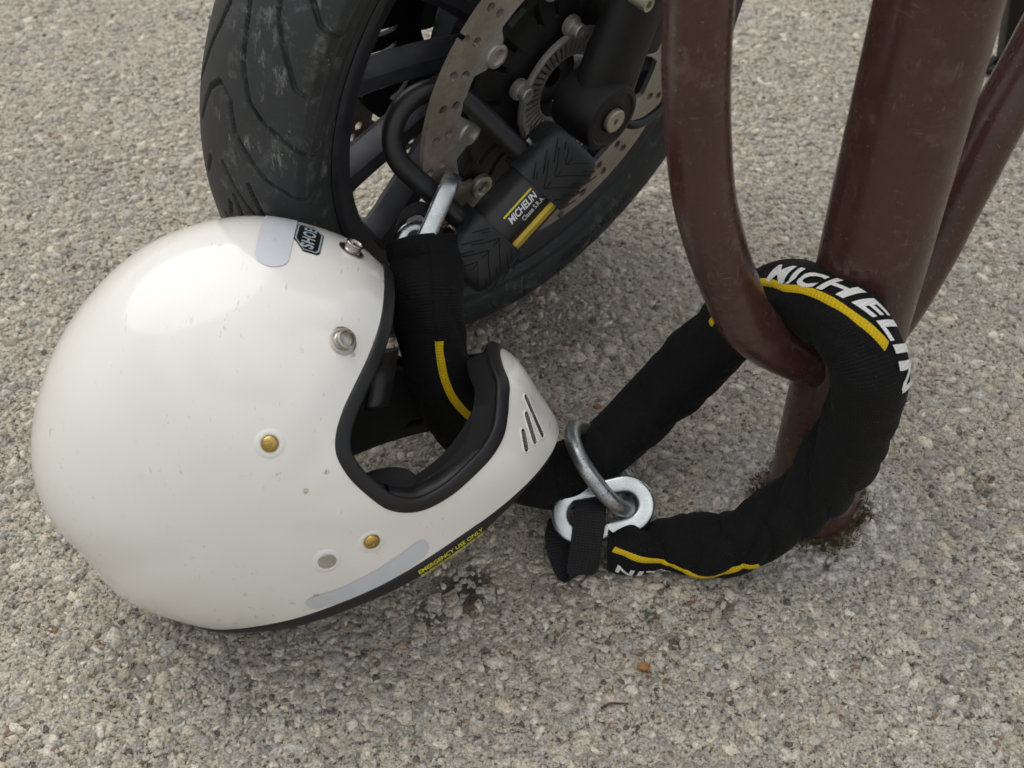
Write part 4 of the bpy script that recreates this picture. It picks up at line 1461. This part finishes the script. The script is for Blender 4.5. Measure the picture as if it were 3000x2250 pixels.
def sleeve_point(core, s, th, lift=0.0, wrinkle=True):
    path, rad, T, N, B, S = core
    s, th = np.broadcast_arrays(np.asarray(s, float), np.asarray(th, float))
    it = lambda A: np.stack([np.interp(s, S, A[:, k]) for k in range(A.shape[1])], -1)
    c, n, b = it(path), nrm(it(N)), nrm(it(B))
    r = np.interp(s, S, rad)
    if wrinkle:
        w1 = np.sin(s / 8.3 + 2.1 * np.sin(th + 0.5) + 0.7 * np.sin(2 * th)) * (0.5 + 0.5 * np.sin(s / 31.0 + th * 1.3))
        w2 = np.sin(s / 4.6 + 3.0 * np.sin(th * 1.0 + 1.9) + 1.3) * (0.5 + 0.5 * np.sin(s / 19.0 - 2 * th))
        w3 = np.sin(3 * th + s / 40.0) * 0.5
        fold = np.clip((s - 730) / 60, 0, 1)
        tail = np.clip((s - 880) / 40, 0, 1) * np.clip((1030 - s) / 25, 0, 1)
        w4 = np.sin(s / 5.2 + 2.6 * np.sin(th + 2.6) + np.sin(s / 13.0))
        w5 = np.sin(s / 14.0 + 2.4 * np.sin(th + 0.4) + 0.8 * np.sin(2 * th + 1.0))
        rid = lambda q: 1 - 2 * np.abs(np.sin(q)) ** 0.6
        c1 = rid(s / 23.0 + 1.6 * np.sin(th + 0.9) + 0.6 * np.sin(2 * th + s / 60.0)) * (0.5 + 0.5 * np.sin(s / 37.0 + 2.0 * th))
        c2 = rid(s / 11.0 - 1.9 * np.sin(th - 0.7) + 0.5 * np.sin(3 * th)) * (0.5 + 0.5 * np.sin(s / 53.0 - th + 2.0))
        r = r * (1 + 0.03 * w3) + 0.9 * w1 + 0.5 * w2 - 1.8 * c1 - 1.4 * c2 + fold * (1.3 * w5 - 2.4 * c1 - 1.6 * c2) + tail * 1.8 * w4 * (0.55 + 0.45 * np.cos(th - 0.4))
    r = r + lift
    return c + (n * np.cos(th)[..., None] + b * np.sin(th)[..., None]) * r[..., None]
#ENDSLEEVE
chain = thing('security_chain', 'heavy chain in a black fabric sleeve looped through the helmet and round the rack', 'chain', (120, 720, 0))
CORE = sleeve_core()
SL = CORE[5][-1]
ns, nth = int(SL / 2.0), 72
S_, TH_ = np.meshgrid(np.linspace(0, SL, ns), np.linspace(0, 2 * np.pi, nth, endpoint=False), indexing='ij')
V = sleeve_point(CORE, S_, TH_)
V[..., 2] = np.where(V[..., 2] < 0.8, 0.8 + (V[..., 2] - 0.8) * 0.05, V[..., 2])
uv = np.stack([S_, TH_ * 28.0], -1).reshape(-1, 2)
# turned-in open ends
e0 = CORE[0][0] + (V[0] - CORE[0][0]) * 0.93
e0b = CORE[0][0] + (V[0] - CORE[0][0]) * 0.80 + CORE[2][0] * 26
e1 = CORE[0][-1] + (V[-1] - CORE[0][-1]) * 0.9
e1b = CORE[0][-1] + (V[-1] - CORE[0][-1]) * 0.6 - CORE[2][-1] * 16
P = Part()
allv = np.concatenate([e0b[None], e0[None], V, e1[None], e1b[None]], 0)
P.add(allv, grid_faces(len(allv), nth, False, True).tolist())
UVs = np.concatenate([uv[:nth], uv[:nth], uv, uv[-nth:], uv[-nth:]])
sleeve = P.build('sleeve', M_SLEEVE, chain, uv=UVs, angle=180)
fix_normals(sleeve)

def ribbon_on_sleeve(path_st, half, lift, name, mat, step=1.5):
    """stripe woven into the sleeve along (distance, angle) points"""
    a = np.array(path_st, float)
    c = catmull(np.c_[a[:, 0], np.radians(a[:, 1]) * 28, np.zeros(len(a))], step)[:, :2]
    t = nrm(np.gradient(c, axis=0))
    nn = np.stack([-t[:, 1], t[:, 0]], 1)
    rows = []
    for k in np.linspace(-1, 1, 5):
        q = c + nn * half * k
        rows.append(sleeve_point(CORE, q[:, 0], q[:, 1] / 28, lift * (1.0 if abs(k) < 0.9 else 0.3)))
    V = np.stack(rows, 1)
    P = Part()
    P.add(V, grid_faces(len(c), 5).tolist())
    s = arclen(c @ np.eye(2, 3))
    uv = np.stack([np.repeat(s[:, None], 5, 1), np.repeat(np.linspace(-half, half, 5)[None], len(c), 0)], -1).reshape(-1, 2)
    return P.build(name, mat, sleeve, uv=uv, angle=180)
def letters_on_sleeve(body, s0, s1, curve, size, name, mat, lift=0.6, sx=1.25):
    V, F = text_mesh(body, size=size, shear=0.16, offset=size * 0.036, sx=sx, cut=1.6, spacing=1.14)
    V[:, 1] -= size * 0.36
    x = (V[:, 0] - V[:, 0].min()) / (V[:, 0].max() - V[:, 0].min())
    s = s0 + (s1 - s0) * x
    cv = np.array(curve, float)
    th = np.radians(np.interp(s, cv[:, 0], cv[:, 1])) - V[:, 1] / 28.0
    P = Part()
    P.add(sleeve_point(CORE, s, th, lift), F)
    return P.build(name, mat, sleeve, uv=np.stack([s, th * 28], 1), angle=180)
ribbon_on_sleeve([(498, -70), (520, -77), (550, -88), (585, -98), (605, -97), (612, -98), (625, -106), (644, -114), (656, -124), (664, -133), (673, -143)], 3.0, 1.2, 'stripe', M_YSTR)
ribbon_on_sleeve([(80, -6), (101, -2), (121, -4), (142, -14), (151, -20), (168, -26)], 3.4, 1.2, 'stripe', M_YSTR)
ribbon_on_sleeve([(1022, -58), (1010, -70), (997, -86), (982, -101), (968, -114), (945, -128), (923, -120), (904, -128)], 3.4, 1.2, 'stripe', M_YSTR)
letters_on_sleeve('MICHELIN', 590, 698, [(570, -113), (600, -116), (625, -126), (645, -142), (660, -160), (675, -168), (700, -172)], 20, 'lettering', M_WLET, lift=1.3)
letters_on_sleeve('MICHELIN', 930, 1020, [(925, -166), (945, -170), (968, -160), (985, -147), (1000, -132), (1022, -106)], 17, 'lettering', M_WLET, lift=1.3)

def link_part(c, e1, e2, L, W, bar, name, mat, parent, e=0.55, thick=None):
    """closed link in the plane of e1 (long) and e2; bar section rounded square"""
    c, e1, e2 = np.asarray(c, float), nrm(e1), np.asarray(e2, float)
    e2 = nrm(e2 - e1 * (e1 @ e2))
    n = np.cross(e1, e2)
    r = (W - bar) / 2
    hl = (L - W) / 2
    a = np.linspace(-np.pi / 2, np.pi / 2, 28)
    pts = [(hl + r * math.cos(t), r * math.sin(t)) for t in a] + [(x, r) for x in np.linspace(hl, -hl, 10)[1:-1]] + [(-hl - r * math.cos(t), -r * math.sin(t) * -1) for t in a[::-1]] + [(x, -r) for x in np.linspace(-hl, hl, 10)[1:-1]]
    pts = np.array(pts)
    path = c + pts[:, 0:1] * e1 + pts[:, 1:2] * e2
    T = nrm(np.roll(path, -1, 0) - np.roll(path, 1, 0))
    t = np.linspace(0, 2 * np.pi, 28, endpoint=False)
    ca = np.sign(np.cos(t)) * np.abs(np.cos(t)) ** e * bar / 2
    sa = np.sign(np.sin(t)) * np.abs(np.sin(t)) ** e * (thick or bar) / 2
    S = nrm(np.cross(T, n))
    V = path[:, None] + S[:, None] * ca[None, :, None] + n[None, None] * sa[None, :, None]
    P = Part()
    P.add(V, grid_faces(len(path), 28, True, True).tolist())
    o = P.build(name, mat, parent, angle=60)
    fix_normals(o)
    return o
CAMP = np.array([0, 0, 921.171])
legp = lf(-SEP / 2, 50, 0)
sl0 = CORE[0][0]
d1 = nrm(np.array([-0.50, -0.20, -0.62]))
d1 = nrm(sl0 - legp + np.array([0, -6.0, -4]))
vc = nrm(CAMP - legp)
link_part(legp + d1 * 18, d1, vc, 88, 54, 15.5, 'link', M_ZINC, chain, 0.45)
link_part(CORE[0][0] + np.array([-8.0, -4, -8]), d1, np.cross(d1, vc), 52, 34, 11, 'link', M_ZINC, chain, 0.6)
# closing end: flat link threaded by the round one, which runs on the sleeve
FC = np.array([78.5, 709.0, 38.5])
fn = nrm(np.array([-0.06, -0.50, 0.86]))
fl_ = np.array([0.97, 0.17, 0.16])
fl_ = nrm(fl_ - fn * (fl_ @ fn))
link_part(FC, fl_, np.cross(fn, fl_), 90, 51, 15, 'link', M_ZINC, chain, 0.42, 13)
RC = np.array([77.5, 736.0, 63.0])
e1 = nrm(np.array([23.0, -19.0, -24.0]))
rn = nrm(np.array([0.80, 0.45, 0.40]))
cdir = nrm(CAMP - RC)
rn = nrm(rn + 0.40 * (cdir - e1 * (cdir @ e1)))
rn = nrm(rn - e1 * (rn @ e1))
link_part(RC, e1, np.cross(rn, e1), 97, 84, 14, 'ring_link', M_RING, chain, 1.0)
# webbing pull loop through the flat link
def strap(path, wid, half, thick, name, parent, mat=None):
    c = catmull(np.hstack([np.array(path, float), np.array(wid, float)]), 2.0)
    p, wv = c[:, :3], nrm(c[:, 3:6])
    T = nrm(np.gradient(p, axis=0))
    wv = nrm(wv - T * (wv * T).sum(1)[:, None])
    n = np.cross(T, wv)
    sec = rsec(half, thick, 0.35, 24)
    V = p[:, None] + wv[:, None] * sec[None, :, 0:1] + n[:, None] * sec[None, :, 1:2]
    P = Part()
    F = grid_faces(len(p), 24, False, True).tolist()
    F += [list(range(24))[::-1], [(len(p) - 1) * 24 + i for i in range(24)]]
    P.add(V, F)
    s = arclen(p)
    uv = np.stack([np.repeat(s[:, None], 24, 1), np.repeat(sec[None, :, 0], len(p), 0)], -1).reshape(-1, 2)
    o = P.build(name, mat or M_WEB, parent, uv=uv, angle=50)
    fix_normals(o)
    return o
strap([(60, 722, 26), (64, 716, 40), (66, 707, 53), (66, 694, 53), (63.5, 680, 38), (60.5, 669, 19), (57, 665, 7), (51, 669, 5), (45, 681, 10), (42, 696, 17), (45, 710, 22)],
      [(1, .1, 0), (1, .1, 0), (1, .05, 0), (1, 0, 0), (.98, .05, .1), (.95, .1, .1), (.9, .3, 0), (.85, .45, 0), (.8, .5, .1), (.8, .5, .2), (.8, .5, .2)], 13.5, 1.1, 'pull_strap', chain)
m0 = CORE[0][0]
strap([m0 + np.array([-20, -6, -14.0]), m0 + np.array([-22, -2, 4.0]), m0 + np.array([-14, 4, 22.0]), m0 + np.array([0, 8, 27.0]), m0 + np.array([9, 10, 16.0])],
      [(0.2, 1, .2)] * 5, 6.5, 1.3, 'webbing_loop', chain)

# ------------------------------------------------------------------ small things
def ground_pt(px, py, z=0.0):
    """ground position from the surveyed camera (3000 x 2250 pixel sheet)"""
    c, s = math.cos(PITCH), math.sin(PITCH)
    d = np.array([0, c, -s]) + np.array([1.0, 0, 0]) * (px - 1500) / 3837.84 - np.array([0, s, c]) * (py - 1125) / 3837.84
    return CAMP + d * ((z - CAMP[2]) / d[2])

# stand of another parked machine behind the post
sd = ground_pt(2905, 208)
stand = thing('side_stand', 'black metal stand leg with flat foot behind the brown post', 'stand', tuple(sd))
P = Part()
up_ = nrm(np.array([-0.16, 0.0, 1.0]))
sx_ = np.array([1.0, 0, 0])
P.box(ground_pt(2956, 205) + up_ * 150 + np.array([0, 10, 0]), sx_, np.array([0, 1.0, 0]), up_, 11, 16, 150, 3)
P.build('leg', M_BLACK, stand)
P = Part()
P.box(ground_pt(2992, 205) + up_ * 175 + np.array([6, 10, 0]), sx_, np.array([0, 1.0, 0]), up_, 15, 8, 120, 4)
P.build('bracket', M_GREYP, stand)
P = Part()
fdir = nrm(ground_pt(2935, 226) - ground_pt(2890, 208))
P.box(ground_pt(2908, 216) + np.array([0, 0, 5.0]), fdir, np.array([-fdir[1], fdir[0], 0]), np.array([0, 0, 1.0]), 20, 8, 4.5, 2)
P.box(ground_pt(2897, 200) + np.array([0, 0, 6.0]), fdir, np.array([-fdir[1], fdir[0], 0]), np.array([0, 0, 1.0]), 5, 16, 5, 2)
P.build('foot', M_BLACK, stand)
tb = ground_pt(3005, 412)
wheel2 = thing('scooter_wheel', 'dark rubber tyre at the right edge beyond the rack arm', 'wheel', tuple(tb))
P = Part()
a = np.linspace(0, 2 * np.pi, 96, endpoint=False)
P.tube(np.stack([tb[0] + 20 + 105 * np.cos(a) * 0.55, tb[1] + 30 + 105 * np.cos(a) * 0.83, 138 + 105 * np.sin(a)], 1), 33, 28, closed=True)
P.build('tyre', M_GRIP, wheel2)
P = Part()
axl = nrm(np.array([0.83, -0.55, 0.0]))
P.lathe([(0, -12), (30, -16), (78, -20), (80, 0), (78, 20), (30, 16), (0, 12)], np.array([tb[0] + 20, tb[1] + 30, 138]), axl, 48)
P.build('rim', M_GREYP, wheel2)

# twigs and litter on the concrete
def twig(px, py, ang, L, r, label, curve=2.0):
    c = ground_pt(px, py)
    d = np.array([math.cos(ang), math.sin(ang), 0])
    n = np.array([-d[1], d[0], 0])
    pth = catmull([c - d * L / 2 + [0, 0, 1.6], c - d * L * .15 + n * curve + [0, 0, 2.4], c + d * L * .2 + n * curve * .4 + [0, 0, 2.0], c + d * L / 2 - n * curve * .3 + [0, 0, 1.4]], 1.0)
    P = Part()
    P.tube(pth, np.linspace(r, r * 0.45, len(pth)), 8)
    o = P.build('twig', M_STICK)
    o['label'] = label
    o['category'] = 'twig'
    o['group'] = 'twigs on the concrete'
twig(1800, 2070, math.radians(12), 22, 1.1, 'thin brown twig on the concrete below the flat link')
twig(2195, 1098, math.radians(-38), 12, 0.8, 'short dark twig under the raised chain sleeve beside the rack arm')
twig(2155, 200, math.radians(-20), 9, 1.2, 'tiny black stick beside the upper right edge of the front rack arm')
# dry moss and dirt round the foot of the post
def tufts(n, fn_, name, mat, label, hmax, cat):
    P = Part()
    for _ in range(n):
        x, y = fn_()
        k = RNG.integers(2, 4)
        for _k in range(k):
            a = RNG.uniform(0, 2 * math.pi)
            L = RNG.uniform(2.0, hmax)
            d = np.array([math.cos(a) * RNG.uniform(.3, 1), math.sin(a) * RNG.uniform(.3, 1), RNG.uniform(.15, .9)])
            b = np.array([x, y, 0.0])
            e = b + nrm(d) * L
            wv = np.array([-math.sin(a), math.cos(a), 0]) * RNG.uniform(.25, .7)
            P.add([b - wv, b + wv, (b + e) / 2 + wv * .8 + [0, 0, .3], e, (b + e) / 2 - wv * .8 + [0, 0, .3]], [(0, 1, 2, 3, 4)])
    o = P.build(name, mat, smooth=False)
    o['kind'] = 'stuff'
    o['label'] = label
    o['category'] = cat
def _ring():
    a = RNG.uniform(0, 2 * math.pi)
    r = 41 + abs(RNG.normal(0, 5.5)) + (8 * abs(math.sin(a * 1.5 + 1.0)) if RNG.random() < .4 else 0)
    return PX + r * math.cos(a), PY + r * math.sin(a)
tufts(520, _ring, 'moss', M_MOSS, 'brown dry moss and dirt round the foot of the post', 6.0, 'moss')
LEAFS = [(2760, 1375), (1240, 1275), (1880, 1935), (1020, 1130), (1920, 1800), (310, 2050), (2050, 1790), (2630, 1340), (2880, 1420), (1640, 760)]
def _leaf():
    q = LEAFS[RNG.integers(len(LEAFS))]
    c = ground_pt(*q)
    return c[0] + RNG.normal(0, 5.5), c[1] + RNG.normal(0, 5.5)
tufts(110, _leaf, 'leaf_litter', M_LEAF, 'scraps of brown dead leaf scattered on the concrete', 6.5, 'litter')
# loose pebbles
def pebble(px, py, r, col, label):
    c = ground_pt(px, py)
    u_, v_ = np.meshgrid(np.linspace(0, 2 * np.pi, 18, endpoint=False), np.linspace(-np.pi / 2, np.pi / 2, 11), indexing='ij')
    d = np.stack([np.cos(u_) * np.cos(v_), np.sin(u_) * np.cos(v_), np.sin(v_)], -1)
    ph = RNG.uniform(0, 6, 4)
    rr = 1 + 0.10 * np.sin(2 * d[..., 0] * 2 + ph[0]) + 0.10 * np.sin(3 * d[..., 1] * 2 + ph[1]) + 0.06 * np.sin(5 * d[..., 2] + ph[2])
    P = Part()
    P.add(c + np.array([0, 0, r * 0.42]) + d * rr[..., None] * np.array([1.15, 0.85, 0.62]) * r, grid_faces(18, 11, True, False).tolist())
    o = P.build('pebble', plain('pebble_stone', col, 0.85, var=0.3, vscale=250, bump=0.4))
    o['label'] = label
    o['category'] = 'pebble'
    o['group'] = 'loose pebbles on the concrete'
pebble(1326, 985, 6.0, (0.30, 0.27, 0.23), 'round pale pebble beside the tyre behind the chin guard')
pebble(1328, 1000, 4.0, (0.33, 0.15, 0.05), 'small orange pebble touching the round pale pebble by the tyre')
pebble(1884, 1956, 4.6, (0.30, 0.16, 0.05), 'orange brown pebble on the concrete below the sleeve end')
pebble(1408, 977, 4.2, (0.50, 0.48, 0.44), 'angular white pebble on the concrete just right of the tyre')
pebble(1750, 1193, 3.4, (0.30, 0.15, 0.08), 'small rusty pebble on the concrete left of the rising sleeve')
pebble(262, 975, 5.0, (0.06, 0.06, 0.06), 'dark grey pebble on the concrete left of the helmet crown')
pebble(1175, 1895, 4.0, (0.36, 0.24, 0.17), 'small pinkish pebble on the concrete below the helmet trim')
